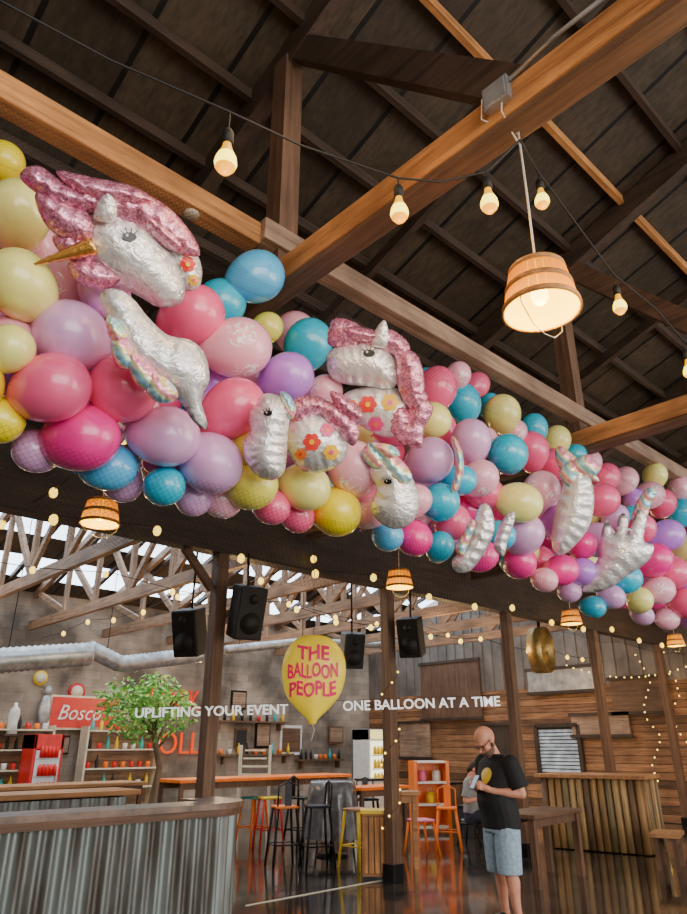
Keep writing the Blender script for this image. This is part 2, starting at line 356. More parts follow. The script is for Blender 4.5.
for t in L.replace('\n','').split('|'):
    u,v,rp,c=t.split(); u=float(u);v=float(v);rp=float(rp)
    p=front(u,v); r=min(.165,max(.095,rp*dep(p)/F*1.0)); bal.append([p,r*.95,c,1])
for it in range(14):
    for i in range(len(bal)):
        for j in range(i+1,len(bal)):
            d=bal[j][0]-bal[i][0]; mn=.88*(bal[i][1]+bal[j][1])
            if d.length<mn:
                s=1 if d.y>=0 else -1
                if abs(d.y)<.01: s=1 if bal[j][1]<bal[i][1] else -1
                h=(mn-d.length)*.3+.004
                bal[i][0].y-=s*h*.4 if (bal[i][0].y>2.42 or s<0) else 0; bal[j][0].y+=s*h if (bal[j][0].y>2.42 or s>0) else 0
wts=['L','P','V','B','Y','M','U','V','L','P']
t=0
while len(bal)<262 and t<14000:
    t+=1
    x=random.uniform(-.6,8.6); a=random.uniform(0,2*pi); q=random.uniform(.2,1.0)
    p=Vector((x,GY+.08+HY*q*cos(a),GZ+HZ*q*sin(a))); r=random.uniform(.115,.145)
    if p.y<2.72: continue
    u,v,d=proj(p); rp=r*F/d
    if v+rp*1.02>lin(BOT,u)-3 or v-rp<lin(TOP,u)+2: continue
    if all((p-o[0]).length>.8*(r+o[1]) for o in bal): bal.append([p,r,random.choice(wts),0])
for p,r,c,fr in bal:
    o=bpy.data.objects.new('balloon',BM[c]); COL.objects.link(o); o.location=p; o.scale=(r,r,r)
    wide=random.random()<.55
    inward=Vector((random.uniform(-1,1)*(1.5 if wide else .6),max(.1,GY-p.y)+random.uniform(.1,.5),(GZ-p.z)*.8+random.uniform(-.8,.6)*(1.2 if wide else .6)))
    if fr: inward.y=abs(inward.y)+.25
    if fr and c=='V' and p.x<1.0 and p.z>3.0: inward=Vector((.9,.5,.1))
    o.rotation_mode='QUATERNION'; o.rotation_quaternion=inward.to_track_quat('-Z','Y')
    tag(o,CN[c]+' latex balloon packed into the long netted garland','balloon','latex balloons in the garland')
# ---- foil
def foil(name,c,metal=.75,rough=.22,glit=False,bm=.12):
    m,nt,b=base(name); b.inputs['Base Color'].default_value=(*c,1); b.inputs['Metallic'].default_value=metal; b.inputs['Roughness'].default_value=rough; b.inputs['Coat Weight'].default_value=.9; b.inputs['Coat Roughness'].default_value=.06
    tc=nt.nodes.new('ShaderNodeTexCoord'); n=nt.nodes.new('ShaderNodeTexNoise'); n.inputs['Scale'].default_value=17; n.inputs['Detail'].default_value=3; n.inputs['Distortion'].default_value=2.4
    bp=nt.nodes.new('ShaderNodeBump'); bp.inputs['Strength'].default_value=bm; bp.inputs['Distance'].default_value=.02
    nt.links.new(tc.outputs['Object'],n.inputs['Vector']); nt.links.new(n.outputs['Fac'],bp.inputs['Height']); nt.links.new(bp.outputs['Normal'],b.inputs['Normal']); nt.links.new(bp.outputs['Normal'],b.inputs['Coat Normal'])
    if glit:
        v=nt.nodes.new('ShaderNodeTexVoronoi'); v.inputs['Scale'].default_value=150; nt.links.new(tc.outputs['Object'],v.inputs['Vector'])
        s=nt.nodes.new('ShaderNodeSeparateColor'); nt.links.new(v.outputs['Color'],s.inputs[0])
        r=nt.nodes.new('ShaderNodeValToRGB'); r.color_ramp.elements[0].color=(*[x*.5 for x in c],1); r.color_ramp.elements[1].color=(*[min(1,x*1.2+.2) for x in c],1)
        nt.links.new(s.outputs[0],r.inputs['Fac']); nt.links.new(r.outputs['Color'],b.inputs['Base Color'])
    return m
F_WHITE=foil('white_foil',(.95,.94,.93),.4,.2,bm=.42); F_PINK=foil('pink_glitter_foil',(.9,.2,.36),.45,.22,True,bm=.3); F_GOLD=foil('gold_foil',(.8,.42,.08),.8,.25)
F_SILV=foil('pearl_foil',(.93,.92,.94),.5,.2,bm=.45)
m,nt,b=base('pastel_rainbow_foil'); b.inputs['Metallic'].default_value=.25; b.inputs['Roughness'].default_value=.2; b.inputs['Coat Weight'].default_value=.8
tc=nt.nodes.new('ShaderNodeTexCoord'); w=nt.nodes.new('ShaderNodeTexWave'); w.inputs['Scale'].default_value=5; w.inputs['Distortion'].default_value=2; w.bands_direction='DIAGONAL'
r=nt.nodes.new('ShaderNodeValToRGB'); cr=r.color_ramp
cr.elements[0].color=(.9,.3,.5,1); cr.elements[1].color=(.35,.6,.9,1)
for q,c in ((.3,(.95,.78,.2,1)),(.5,(.9,.9,.9,1)),(.75,(.4,.85,.55,1))): e=cr.elements.new(q); e.color=c
nt.links.new(tc.outputs['Object'],w.inputs['Vector']); nt.links.new(w.outputs['Fac'],r.inputs['Fac']); nt.links.new(r.outputs['Color'],b.inputs['Base Color']); F_RAIN=m
M_INK=mat('printed_black',(.01,.01,.01),.3,var=.1); M_FP=[mat('print_'+n_,c,.3,var=.05) for n_,c in (('red',(.85,.05,.04)),('yellow',(.95,.55,.02)),('rose',(.85,.07,.28)),('orange',(.95,.22,.02)))]
def crom(pts,k=6):
    n=len(pts);out=[]
    for i in range(n):
        p0,p1,p2,p3=[Vector(pts[(i+j-1)%n]) for j in range(4)]
        for s in range(k):
            t=s/k; out.append(.5*((2*p1)+(p2-p0)*t+(2*p0-5*p1+4*p2-p3)*t*t+(3*p1-p0-3*p2+p3)*t**3))
    return out
def inside(p,poly):
    c=False;n=len(poly);x,y=p[0],p[1]
    for i in range(n):
        a=poly[i];b_=poly[i-1]
        if (a[1]>y)!=(b_[1]>y) and x<(b_[0]-a[0])*(y-a[1])/(b_[1]-a[1])+a[0]: c=not c
    return c
def near(p,poly):
    best=1e9;bp=None;bi=0
    for i in range(len(poly)):
        a=poly[i-1];b_=poly[i]; ab=b_-a; t=max(0,min(1,(p-a).dot(ab)/max(1e-9,ab.length_squared))); q=a+ab*t; d=(p-q).length
        if d<best: best=d;bp=q;bi=i+t
    return best,bp,bi
def pillow(outs,cx,cy,s,thick,mt,name,parent,zo=0,h=None,R=None,pk=.3,label=None):
    if not isinstance(outs[0][0],(list,tuple)): outs=[outs]
    MM=MB(); last=None
    for oi,outline in enumerate(outs):
        poly=crom([tuple(q) for q in outline],5); xs=[p[0] for p in poly];ys=[p[1] for p in poly]
        w=min(max(xs)-min(xs),max(ys)-min(ys)); hh=h or max(.9,w/22); RR=R or w*.46; z0=zo+.012*(oi%3)
        x0,y0=min(xs)-hh,min(ys)-hh; nx=int((max(xs)-x0)/hh)+2; ny=int((max(ys)-y0)/hh)+2
        cells=set((i,j) for i in range(nx) for j in range(ny) if inside((x0+(i+.5)*hh,y0+(j+.5)*hh),poly))
        def H(p,poly=poly,RR=RR):
            d,q,bi=near(p,poly)
            if not inside(p,poly): return 0
            t=min(1,d/RR); return thick*math.sqrt(max(0,1-(1-t)**2))
        vid={};vs=[];fs=[]
        def vert(i,j,sd):
            full=all((i-a,j-b_) in cells for a in(0,1) for b_ in(0,1)); key=(i,j,sd if full else 0)
            if key not in vid:
                p=Vector((x0+i*hh,y0+j*hh))
                if full: z=H(p)*sd
                else: p=near(p,poly)[1]; z=0
                vid[key]=len(vs); vs.append(((p[0]-cx)*s,-(p[1]-cy)*s,z+z0))
            return vid[key]
        for i,j in cells:
            q=[(i,j),(i,j+1),(i+1,j+1),(i+1,j)]
            for sd in (1,-1):
                f=[vert(a,b_,sd) for a,b_ in q]
                if sd<0: f=f[::-1]
                ff=[]
                for k in f:
                    if k not in ff: ff.append(k)
                if len(ff)>2: fs.append(ff)
        nb=[set() for _ in vs]
        for f in fs:
            for a in range(len(f)): nb[f[a]].add(f[a-1]); nb[f[a-1]].add(f[a])
        zb=[v[2] for v in vs]; fixed=[abs(v[2]-z0)<1e-6 for v in vs]
        for _ in range(5):
            zb=[z if fx else .4*z+.6*sum(zb[k] for k in n_)/len(n_) for z,fx,n_ in zip(zb,fixed,nb)]
        out=[]
        for v,z,fx in zip(vs,zb,fixed):   # radial seam puckers near the welded edge
            if not fx:
                d,q,bi=near(Vector((v[0]/s+cx,-v[1]/s+cy)),poly); t=min(1,d/RR); z=z0+(z-z0)*(1-pk*(1-t)**2*(1+sin(bi*2.6)))
            out.append((v[0],v[1],z))
        MM.add(out,fs,mt,True)
        last=lambda px,py,H=H,z0=z0: ((px-cx)*s,-(py-cy)*s,H(Vector((px,py)))+z0+.004)
    MM.obj(name,parent,label=label)
    return last
def facing(name,label,cat,pos,group=None):
    e=thing(name,label,cat,pos,group=group); n=(CAM-Vector(pos)).normalized(); x=(RT-n*RT.dot(n)).normalized(); y=n.cross(x)
    e.rotation_euler=Matrix((x,y,n)).transposed().to_euler(); return e
def flower(hf,px,py,rp,k,parent):
    mb=MB()
    for q in range(6):
        a=q*pi/3; c=(px+cos(a)*rp*.6,py+sin(a)*rp*.6)
        ring=[hf(c[0]+cos(b_*pi/4)*rp*.42,c[1]+sin(b_*pi/4)*rp*.42) for b_ in range(8)]
        mb.add(ring,[tuple(range(8))[::-1]],M_FP[k%4])
    ring=[Vector(hf(px+cos(b_*pi/4)*rp*.3,py+sin(b_*pi/4)*rp*.3))+Vector((0,0,.002)) for b_ in range(8)]
    mb.add(ring,[tuple(range(8))[::-1]],M_FP[(k+1)%4]); mb.obj('printed_flower',parent)
def eye(hf,px,py,rp,parent):
    mb=MB(); mb.add([hf(px+cos(b_*pi/5)*rp,py+sin(b_*pi/5)*rp*.6) for b_ in range(10)],[tuple(range(10))[::-1]],M_INK)
    for q in range(4):
        a=-pi*(.25+.17*q); mb.tube([hf(px+cos(a)*rp*.9,py+sin(a)*rp*.5),hf(px+cos(a)*rp*1.6,py+sin(a)*rp*1.2)],.002,M_INK,5)
    mb.add([Vector(hf(px-rp*.3+cos(b_*pi/3)*rp*.2,py-rp*.2+sin(b_*pi/3)*rp*.2))+Vector((0,0,.002)) for b_ in range(6)],[tuple(range(6))[::-1]],M_WHITE)
    mb.obj('eye',parent)
def uni(cx,cy,parts,label,yp=2.2,flowers=(),eyes=(),horn=None):
    pos=ony(cx,cy,yp); s=dep(pos)/F
    e=facing('unicorn_foil_balloon',label,'foil balloon',pos,'unicorn foil balloons')
    hs={}
    for nm,mt,out,th,zo in parts: hs[nm]=pillow(out,cx,cy,s,th,mt,nm,e,zo)
    for k,(nm,px,py,rp) in enumerate(flowers): flower(hs[nm],px,py,rp,k,e)
    for nm,px,py,rp in eyes: eye(hs[nm],px,py,rp,e)
    if horn:
        (ax,ay),(bx,by),rp=horn; A=Vector(((ax-cx)*s,-(ay-cy)*s,.06)); B=Vector(((bx-cx)*s,-(by-cy)*s,.08))
        pts=[A.lerp(B,t/16) for t in range(17)]; rs=[rp*s*(1-t/17)*(1+.16*(t%2)) for t in range(17)]
        MB().tube(pts,rs,F_GOLD,12).obj('horn',e,label='gold twisted horn')
uni(130,255,[('mane',F_PINK,[[(92,206),(128,192),(165,206),(190,232),(198,256),(168,250),(140,230),(112,220)],[(38,186),(54,175),(78,190),(106,196),(112,212),(88,216),(60,206)],[(50,200),(72,204),(98,220),(94,242),(72,242),(55,226)],[(60,238),(84,234),(102,250),(92,264),(70,258)],[(72,262),(96,260),(120,276),(100,288),(78,280)],[(70,180),(100,184),(140,192),(156,206),(120,208),(90,202)],[(56,192),(74,196),(88,210),(70,214)],[(140,214),(164,222),(182,242),(176,252),(156,240)]],.05,.02),
 ('head',F_WHITE,[(92,264),(84,238),(96,218),(122,214),(150,226),(168,248),(180,276),(180,298),(168,307),(152,306),(136,296),(118,286),(104,278)],.085,0),
 ('ear',F_WHITE,[(100,222),(106,204),(116,196),(122,208),(118,224)],.03,.07),
 ('cheek',F_WHITE,[(158,238),(184,240),(200,262),(198,286),(180,290),(168,264)],.05,-.04)],
 'white unicorn head foil balloon with pink glitter mane and gold horn',2.18,[('cheek',186,264,8),('cheek',191,280,6)],[('head',131,238,7)],((98,246),(38,265),8.5))
uni(158,355,[('wing',F_WHITE,[(106,298),(120,291),(136,300),(150,318),(168,335),(190,340),(204,354),(208,380),(199,400),(206,432),(190,422),(178,402),(158,392),(138,378),(121,362),(114,332)],.085,0),
 ('tail',F_RAIN,[[(114,346),(122,334),(136,350),(134,368),(120,366)],[(128,352),(142,356),(158,374),(156,390),(136,384)],[(150,372),(168,380),(176,396),(160,402),(146,392)],[(112,318),(122,322),(130,338),(120,346),(112,334)]],.035,.06)],'white foil unicorn body with pastel rainbow tail',2.16)
uni(375,380,[('mane',F_PINK,[[(328,344),(332,321),(350,321),(368,334),(364,346),(345,348)],[(358,336),(386,329),(408,344),(406,360),(385,352),(366,348)],[(394,346),(418,358),(424,392),(410,404),(398,388),(396,365)],[(408,390),(433,406),(424,430),(422,448),(400,443),(394,428),(408,414)],[(402,372),(418,384),(428,398),(416,412),(402,398)],[(340,328),(362,328),(384,336),(370,344),(350,340)],[(388,412),(402,404),(412,420),(404,438),(390,430)]],.05,.01),
 ('head',F_WHITE,[(326,358),(334,348),(350,343),(372,341),(391,352),(399,374),(391,389),(366,386),(345,384),(330,376)],.09,0),
 ('ear',F_WHITE,[(372,346),(376,330),(384,322),(388,334),(386,348)],.025,.06),
 ('body',F_WHITE,[(344,394),(374,386),(400,390),(414,410),(407,433),(385,438),(362,427),(346,414)],.08,-.03)],
 'white unicorn foil balloon with pink mane and printed red flowers',2.24,[('body',368,404,9),('body',390,402,9),('body',376,424,8),('body',352,404,5)],[('head',369,354,6)])
uni(266,438,[('muzzle',F_WHITE,[(256,404),(264,394),(280,396),(290,410),(288,432),(287,452),(284,472),(274,480),(260,478),(247,464),(243,444),(250,430),(249,416)],.09,0),('mane',F_RAIN,[(280,392),(290,396),(296,410),(290,420),(284,408)],.03,.02)],'plain white foil unicorn muzzle hanging downward',2.26,(),[('muzzle',268,414,4.5)])
uni(318,438,[('mane',F_PINK,[[(284,412),(300,397),(322,398),(332,410),(312,417),(298,424)],[(318,400),(346,410),(359,430),(352,446),(336,430),(322,416)],[(330,392),(350,400),(362,416),(350,420),(336,408)]],.045,.04),
 ('head',F_WHITE,[(290,418),(310,409),(335,418),(348,440),(342,462),(320,473),(300,469),(288,450),(286,432)],.1,0)],'round white foil unicorn cheek printed with bright flowers',2.24,
 [('head',312,442,9),('head',331,452,8),('head',327,430,7),('head',301,454,6)])
uni(393,488,[('mane',F_RAIN,[[(362,452),(372,443),(386,456),(382,472),(368,464)],[(382,450),(401,460),(412,478),(398,486),(384,470)],[(370,444),(392,446),(400,456),(386,460)]],.035,.05),
 ('head',F_WHITE,[(368,470),(382,454),(397,458),(409,472),(418,492),(418,510),(410,524),(394,529),(378,521),(370,506),(376,488)],.09,0)],'white foil unicorn head with pastel rainbow mane',2.26,(),[('head',388,482,4)])
uni(472,536,[('leg',F_SILV,[(452,560),(466,545),(474,522),(482,504),(491,508),(494,530),(484,552),(470,570),(456,572)],.06,0),('tail',F_RAIN,[(455,548),(463,534),(471,520),(476,524),(470,540),(462,556)],.04,.04)],'silvery white foil unicorn leg with rainbow tail',2.3)
uni(574,506,[('body',F_WHITE,[(552,545),(555,515),(562,490),(571,470),(582,465),(591,480),(593,505),(586,530),(571,548),(559,556)],.1,0),('tail',F_RAIN,[[(568,468),(586,455),(599,468),(590,478)],[(560,474),(570,462),(580,470),(572,488)]],.04,.05)],'large white foil unicorn body between the latex balloons',2.25)
uni(618,552,[('body',F_SILV,[(583,592),(592,570),(600,555),(604,530),(610,520),(615,534),(622,514),(629,518),(628,535),(638,511),(646,517),(642,540),(651,546),(645,561),(626,575),(606,589)],.08,0)],'white foil unicorn mane balloon with finger-like lobes',2.25)
uni(456,462,[('tail',F_RAIN,[(451,436),(460,444),(464,466),(458,490),(449,494),(454,476),(455,458)],.05,0)],'curved pastel rainbow foil unicorn tail',2.3)
uni(578,463,[('tail',F_RAIN,[(560,468),(556,452),(562,446),(575,456),(590,468),(598,482),(584,478),(572,466)],.05,0)],'curved pastel rainbow foil unicorn tail',2.32)
uni(643,505,[('tail',F_RAIN,[(632,520),(638,500),(648,488),(656,492),(650,506),(644,522)],.05,0)],'curved pastel rainbow foil unicorn tail',2.3)
uni(505,540,[('tail',F_SILV,[(494,548),(498,530),(506,516),(515,512),(514,524),(508,540),(503,556)],.05,0)],'curved silver foil unicorn tail',2.3)
# net
m,nt,b=base('black_netting'); b.inputs['Base Color'].default_value=(.03,.022,.018,1); b.inputs['Roughness'].default_value=.8
uvn=nt.nodes.new('ShaderNodeUVMap'); sx=nt.nodes.new('ShaderNodeSeparateXYZ'); nt.links.new(uvn.outputs[0],sx.inputs[0])
def M2(op,a,b2):
    n=nt.nodes.new('ShaderNodeMath'); n.operation=op
    for i,q in enumerate((a,b2)):
        if isinstance(q,(int,float)): n.inputs[i].default_value=q
        elif q is not None: nt.links.new(q,n.inputs[i])
    return n.outputs[0]
ad=M2('ADD',sx.outputs[0],sx.outputs[1]); su=M2('SUBTRACT',sx.outputs[0],sx.outputs[1])
l1=M2('LESS_THAN',M2('FRACT',M2('MULTIPLY',ad,36),0),.10); l2=M2('LESS_THAN',M2('FRACT',M2('MULTIPLY',su,36),0),.10)
nt.links.new(M2('MULTIPLY',M2('MAXIMUM',l1,l2),.5),b.inputs['Alpha']); NET=m
pr=[(2.83,4.42),(3.1,4.2),(3.3,3.8),(3.46,3.45),(3.5,3.05),(3.35,2.75),(3.1,2.5),(2.85,2.40),(2.62,2.42),(2.44,2.5),(2.34,2.6)]
pf=[(2.82,4.42),(2.72,4.15),(2.62,3.95),(2.5,3.78),(2.38,3.68)]
def netsheet(pr,lab):
    mb=MB(); vs=[];fs=[];uv=[]; xs=[-1.2+i*.4 for i in range(26)]; arc=[0]
    for i in range(1,len(pr)): arc.append(arc[-1]+math.dist(pr[i],pr[i-1]))
    for i,x in enumerate(xs):
        for j,(y,z) in enumerate(pr):
            vs.append((x,y+.02*sin(i*1.7+j),z+.025*sin(i*2.3+j*.5)*(j>0))); uv.append((x,arc[j]))
    n=len(pr)
    for i in range(len(xs)-1):
        for j in range(n-1): fs.append((i*n+j,(i+1)*n+j,(i+1)*n+j+1,i*n+j+1))
    ob=mb.add(vs,fs,NET,True).obj('balloon_net',label=lab,cat='net',kind='stuff')
    ul=ob.data.uv_layers.new(name='UVMap')
    for l in ob.data.loops: ul.data[l.index].uv=uv[l.vertex_index]
netsheet(pr,'fine dark netting slung below and behind the balloon garland')
netsheet(pf,'fine dark netting hanging from the beam down to the balloons')

# ================= BASKET LAMPS
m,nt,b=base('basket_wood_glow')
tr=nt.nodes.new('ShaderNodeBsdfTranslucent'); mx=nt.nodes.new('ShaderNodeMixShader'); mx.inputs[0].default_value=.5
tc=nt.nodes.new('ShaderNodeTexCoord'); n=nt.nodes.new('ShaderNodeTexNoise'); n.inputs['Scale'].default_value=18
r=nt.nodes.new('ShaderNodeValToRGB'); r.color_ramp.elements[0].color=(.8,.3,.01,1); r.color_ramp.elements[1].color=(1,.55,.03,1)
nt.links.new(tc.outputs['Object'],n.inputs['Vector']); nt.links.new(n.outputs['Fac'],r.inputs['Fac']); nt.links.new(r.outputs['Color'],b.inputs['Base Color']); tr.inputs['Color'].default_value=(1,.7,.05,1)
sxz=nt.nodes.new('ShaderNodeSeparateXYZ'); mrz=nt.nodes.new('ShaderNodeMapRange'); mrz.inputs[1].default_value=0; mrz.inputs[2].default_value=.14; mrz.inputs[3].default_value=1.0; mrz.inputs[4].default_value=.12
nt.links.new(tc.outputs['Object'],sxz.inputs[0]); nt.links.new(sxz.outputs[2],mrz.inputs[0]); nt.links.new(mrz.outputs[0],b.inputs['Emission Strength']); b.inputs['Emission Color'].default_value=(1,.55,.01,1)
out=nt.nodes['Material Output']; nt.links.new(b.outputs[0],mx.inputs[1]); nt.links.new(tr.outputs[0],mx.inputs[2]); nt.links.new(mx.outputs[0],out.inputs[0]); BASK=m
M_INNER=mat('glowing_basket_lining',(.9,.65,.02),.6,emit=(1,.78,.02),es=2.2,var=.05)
def basket(loc,label,top):
    e=thing('basket_pendant_lamp',label,'pendant lamp',loc,group='wooden basket pendant lamps')
    mb=MB(); N=26; H=.2; rb,rt=.152,.112
    for k in range(N):
        a0=2*pi*(k+.04)/N;a1=2*pi*(k+.96)/N; vs=[]
        for rr,z in ((rb,0),(rb*1.0-.004,0),(rt,H),(rt-.004,H)):
            for a in (a0,a1): vs.append((rr*cos(a),rr*sin(a),z))
        mb.add(vs,[(0,1,5,4),(3,2,6,7),(0,4,6,2),(1,3,7,5),(0,2,3,1),(4,5,7,6)],BASK)
    mb.lathe([(0.012,H),(rt,H),(rt,H-.006),(.012,H-.006)],BASK,n=26)
    mb.obj('lamp_shade',e)
    MB().lathe([(rb-.007,.004),(rt-.007,H-.012),(.03,H-.012)],M_INNER,n=26).obj('lining',e,label='glowing amber inner lining')
    for z,rr in ((.012,rb),(.1,(rb+rt)/2+.001),(H-.012,rt+.001)):
        mb=MB(); mb.lathe([(rr-.004,z-.012),(rr+.005,z-.012),(rr+.001,z+.012),(rr-.004,z+.012),(rr-.004,z-.012)],W_ORANGE['x'],n=30); mb.obj('hoop',e)
    mb=MB(); mb.tube([(rb,0,.02),(rb*.96,0,-.03),(rb*.5,0,-.09),(0,.0,-.105),(-rb*.5,0,-.09),(-rb*.96,0,-.03),(-rb,0,.02)],.0025,M_STEEL,6); mb.obj('wire_handle',e)
    mb=MB(); mb.ball((0,0,.075),(.036,.036,.045),M_HOT); mb.obj('bulb',e)
    mb=MB(); mb.cyl((0,0,.115),(0,0,.185),.02,M_DARKP); mb.obj('socket',e)
    L_=top-loc[2]
    mb=MB(); mb.tube([(0,0,H),(0,0,H+.04),(.004,.0,H+L_*.4),(0,0,L_)],.005,M_ROPE,6); mb.obj('cord',e)
    return e
lb='upturned wooden basket pendant lamp glowing warm on a pale cord'
near_l=basket((2.15,1.15,3.19),lb,4.15)
MB().tube([(0,0,.95),(0,.05,1.01),(-.1,.12,1.06),(-.11,.1,1.16),(-.1,.06,1.18),(-.1,.0,1.12),(-.09,.02,1.04),(-.02,.02,.96),(.0,.0,.88)],.004,M_ROPE,6).obj('cord_loop',near_l)
for x in (2.15,5.62,9.25,12.75): dup(near_l,(x,5.12,3.2))
for x,y,z,pw in [(2.15,1.15,3.14,7),(2.15,5.12,3.15,6),(5.62,5.12,3.15,6),(9.25,5.12,3.15,6),(12.75,5.12,3.15,6)]:
    l=bpy.data.lights.new('basket_light','POINT'); l.energy=pw; l.color=(1,.6,.15); l.shadow_soft_size=.03
    o=bpy.data.objects.new('basket_light',l); o.location=(x,y,z); COL.objects.link(o)
# ================= STRING LIGHTS
def edison(e,p,drop=.12,s=1.0):
    p=Vector(p); mb=MB(); mb.tube([p,p-Z*drop],.003*s,M_CABLE,6); mb.tube([p-Z*drop,p-Z*(drop+.015*s),p-Z*(drop+.06*s)],[.010*s,.018*s,.019*s],M_CABLE,10); mb.obj('socket',e)
    q=p-Z*(drop+.06*s)
    mb=MB(); mb.lathe([(.013*s,0),(.016*s,-.018*s),(.026*s,-.044*s)],M_BULB,q,n=14); mb.lathe([(.026*s,-.044*s),(.033*s,-.062*s),(.035*s,-.078*s),(.031*s,-.094*s)],M_GLOWBAND,q,n=14); mb.lathe([(.031*s,-.094*s),(.017*s,-.112*s),(.0005,-.118*s)],M_BULB,q,n=14); mb.obj('bulb',e)
    l=bpy.data.lights.new('bulb_light','POINT'); l.energy=1.6; l.color=(1,.55,.15); l.shadow_soft_size=.04
    o=bpy.data.objects.new('bulb_light',l); o.location=q-Z*.2*s; COL.objects.link(o)
def sag(a,b_,s,n=10):
    a=Vector(a);b_=Vector(b_); return [a.lerp(b_,i/n)-Z*(s*4*(i/n)*(1-i/n)) for i in range(n+1)]
e=thing('string_light','black cable string light with warm edison bulbs slung under the beams','string light',(0,0,0))
c=[atd(-20,-10,2.2),atd(110,60,2.45),atd(230,112,2.6),atd(300,145,2.75),atd(398,178,2.9),atd(440,182,2.95),atd(486,172,3.0),atd(520,140,3.02)]
pts=[]
for i in range(len(c)-1): pts+=[c[i].lerp(c[i+1],t/4) for t in range(4)]
pts.append(c[-1]); MB().tube(pts,.005,M_CABLE,6).obj('cable',e)
edison(e,c[2],.09,1.2); edison(e,c[4],.04,1.1); edison(e,c[6],.03,1.1)
e=thing('string_light','black cable string light with warm edison bulbs beside the basket lamp','string light',(0,0,0))
c=[atd(520,140,3.05),atd(538,172,3.5),atd(575,222,3.7),atd(614,275,3.8),atd(655,308,3.9),atd(683,340,4.0),atd(720,350,4.1)]
pts=[]
for i in range(len(c)-1): pts+=[c[i].lerp(c[i+1],t/4) for t in range(4)]
MB().tube(pts,.005,M_CABLE,6).obj('cable',e)
edison(e,c[1],.05,1.05); edison(e,c[3],.07,1.05); edison(e,c[5],.07,1.05)
for (x0,y0,x1,y1,z,nb) in [(-1.5,4.3,13,4.3,3.55,14),(0,6.1,16.5,6.1,3.6,16),(2.2,5.0,2.2,12,3.95,5),(7,8.5,16.5,8.5,3.6,12),(1,9.5,13,9.5,3.9,11),(5.8,6.8,5.8,16,3.9,8)]:
    e=thing('string_light','distant festoon string of small glowing bulbs under the roof','string light',(0,0,0),group='festoon strings')
    n=nb; P=[]
    for i in range(n+1):
        t=i/n; P.append(Vector((x0+(x1-x0)*t,y0+(y1-y0)*t,z-.12*abs(sin(t*pi*n/3)))))
    MB().tube(P,.006,M_CABLE,5).obj('cable',e)
    for p in P[:-1]:
        q=p+Vector((random.uniform(-.1,.1)*(x1!=x0),0,-.035)); MB().ball(q,(.042,.042,.052),M_AMB,8,6).obj('bulb',e)
# ================= LETTERING + BALLOON SIGN
def text_mesh(s,size,off=0):
    cu=bpy.data.curves.new('t','FONT'); cu.body=s; cu.size=size; cu.offset=off; cu.align_x='CENTER'; cu.align_y='CENTER'; cu.extrude=0; cu.resolution_u=3
    o=bpy.data.objects.new('t',cu); COL.objects.link(o); dg=bpy.context.evaluated_depsgraph_get(); me=bpy.data.meshes.new_from_object(o.evaluated_get(dg))
    vs=[v.co.copy() for v in me.vertices]; fs=[tuple(p.vertices) for p in me.polygons]
    bpy.data.objects.remove(o); bpy.data.meshes.remove(me); return vs,fs
def fit(vs,w,h):
    xs=[v.x for v in vs];ys=[v.y for v in vs]; cx=(max(xs)+min(xs))/2;cy=(max(ys)+min(ys))/2
    a=w/(max(xs)-min(xs)); b_=h/(max(ys)-min(ys)); return [Vector(((v.x-cx)*a,(v.y-cy)*b_,v.z)) for v in vs]
def solid(vs,fs,t):
    n=len(vs); V=[v.copy() for v in vs]+[v-Vector((0,0,t)) for v in vs]; FF=list(fs)+[tuple(q+n for q in f)[::-1] for f in fs]
    cnt={}
    for f in fs:
        for i in range(len(f)):
            a,b_=f[i],f[(i+1)%len(f)]; cnt[(a,b_)]=1
    for a,b_ in cnt:
        if (b_,a) not in cnt: FF.append((a,a+n,b_+n,b_))
    return V,FF
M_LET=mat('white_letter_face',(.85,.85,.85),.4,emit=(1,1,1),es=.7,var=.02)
def lettering(s,u0,v0,u1,v1,hp,d):
    a=atd(u0,v0,d);b_=atd(u1,v1,d); c=(a+b_)/2; sc=d/F
    e=facing('hanging_letter_sign','white block capital letters strung on a thin wire','sign',c,'slogan lettering')
    x=(b_-a).normalized(); n=(CAM-c); n=(n-x*n.dot(x)).normalized(); y=n.cross(x); e.rotation_euler=Matrix((x,y,n)).transposed().to_euler()
    vs,fs=text_mesh(s,1,.015); w=(b_-a).length; vs=fit(vs,w,hp*sc); V,FF=solid(vs,fs,.012)
    MB().add(V,FF,M_LET).obj('lettering',e)
    MB().tube([(-w/2-.15,hp*sc*.55,-.01),(w/2+.15,hp*sc*.55,-.01)],.002,M_CABLE,5).obj('hanging_wire',e)
lettering('UPLIFTING YOUR EVENT',135,713,288,709,9.5,7.2)
lettering('ONE BALLOON AT A TIME',343,706,500,701,9.5,7.2)
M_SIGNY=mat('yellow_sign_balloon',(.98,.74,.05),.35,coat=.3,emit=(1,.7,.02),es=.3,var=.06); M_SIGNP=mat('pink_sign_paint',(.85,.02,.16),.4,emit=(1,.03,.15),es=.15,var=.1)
pos=atd(313,678,7.1); s=7.1/F
e=facing('balloon_shaped_sign','yellow balloon-shaped sign with hand-painted pink lettering on a thin cord','sign',pos)
hf=pillow([(313,636),(331,640),(343,654),(346,672),(341,692),(330,706),(319,716),(316,721),(310,721),(307,716),(296,706),(286,693),(282,673),(285,654),(296,640)],313,678,s,.11,M_SIGNY,'balloon_body',e,0,h=2.2,R=26,pk=.02)
for txt,cy,w,h in (('THE',654,32,14),('BALLOON',671,50,14),('PEOPLE',688,46,14)):
    vs,fs=text_mesh(txt,1,.03); vs=fit(vs,w,h); vs=[Vector((q.x,q.y+1.2*sin(q.x*.35),0)) for q in vs]; V=[Vector(hf(313+q.x,cy-q.y))+Vector((0,0,.012)) for q in vs]
    V,FF=solid(V,fs,.02); MB().add(V,FF,M_SIGNP).obj('lettering',e)
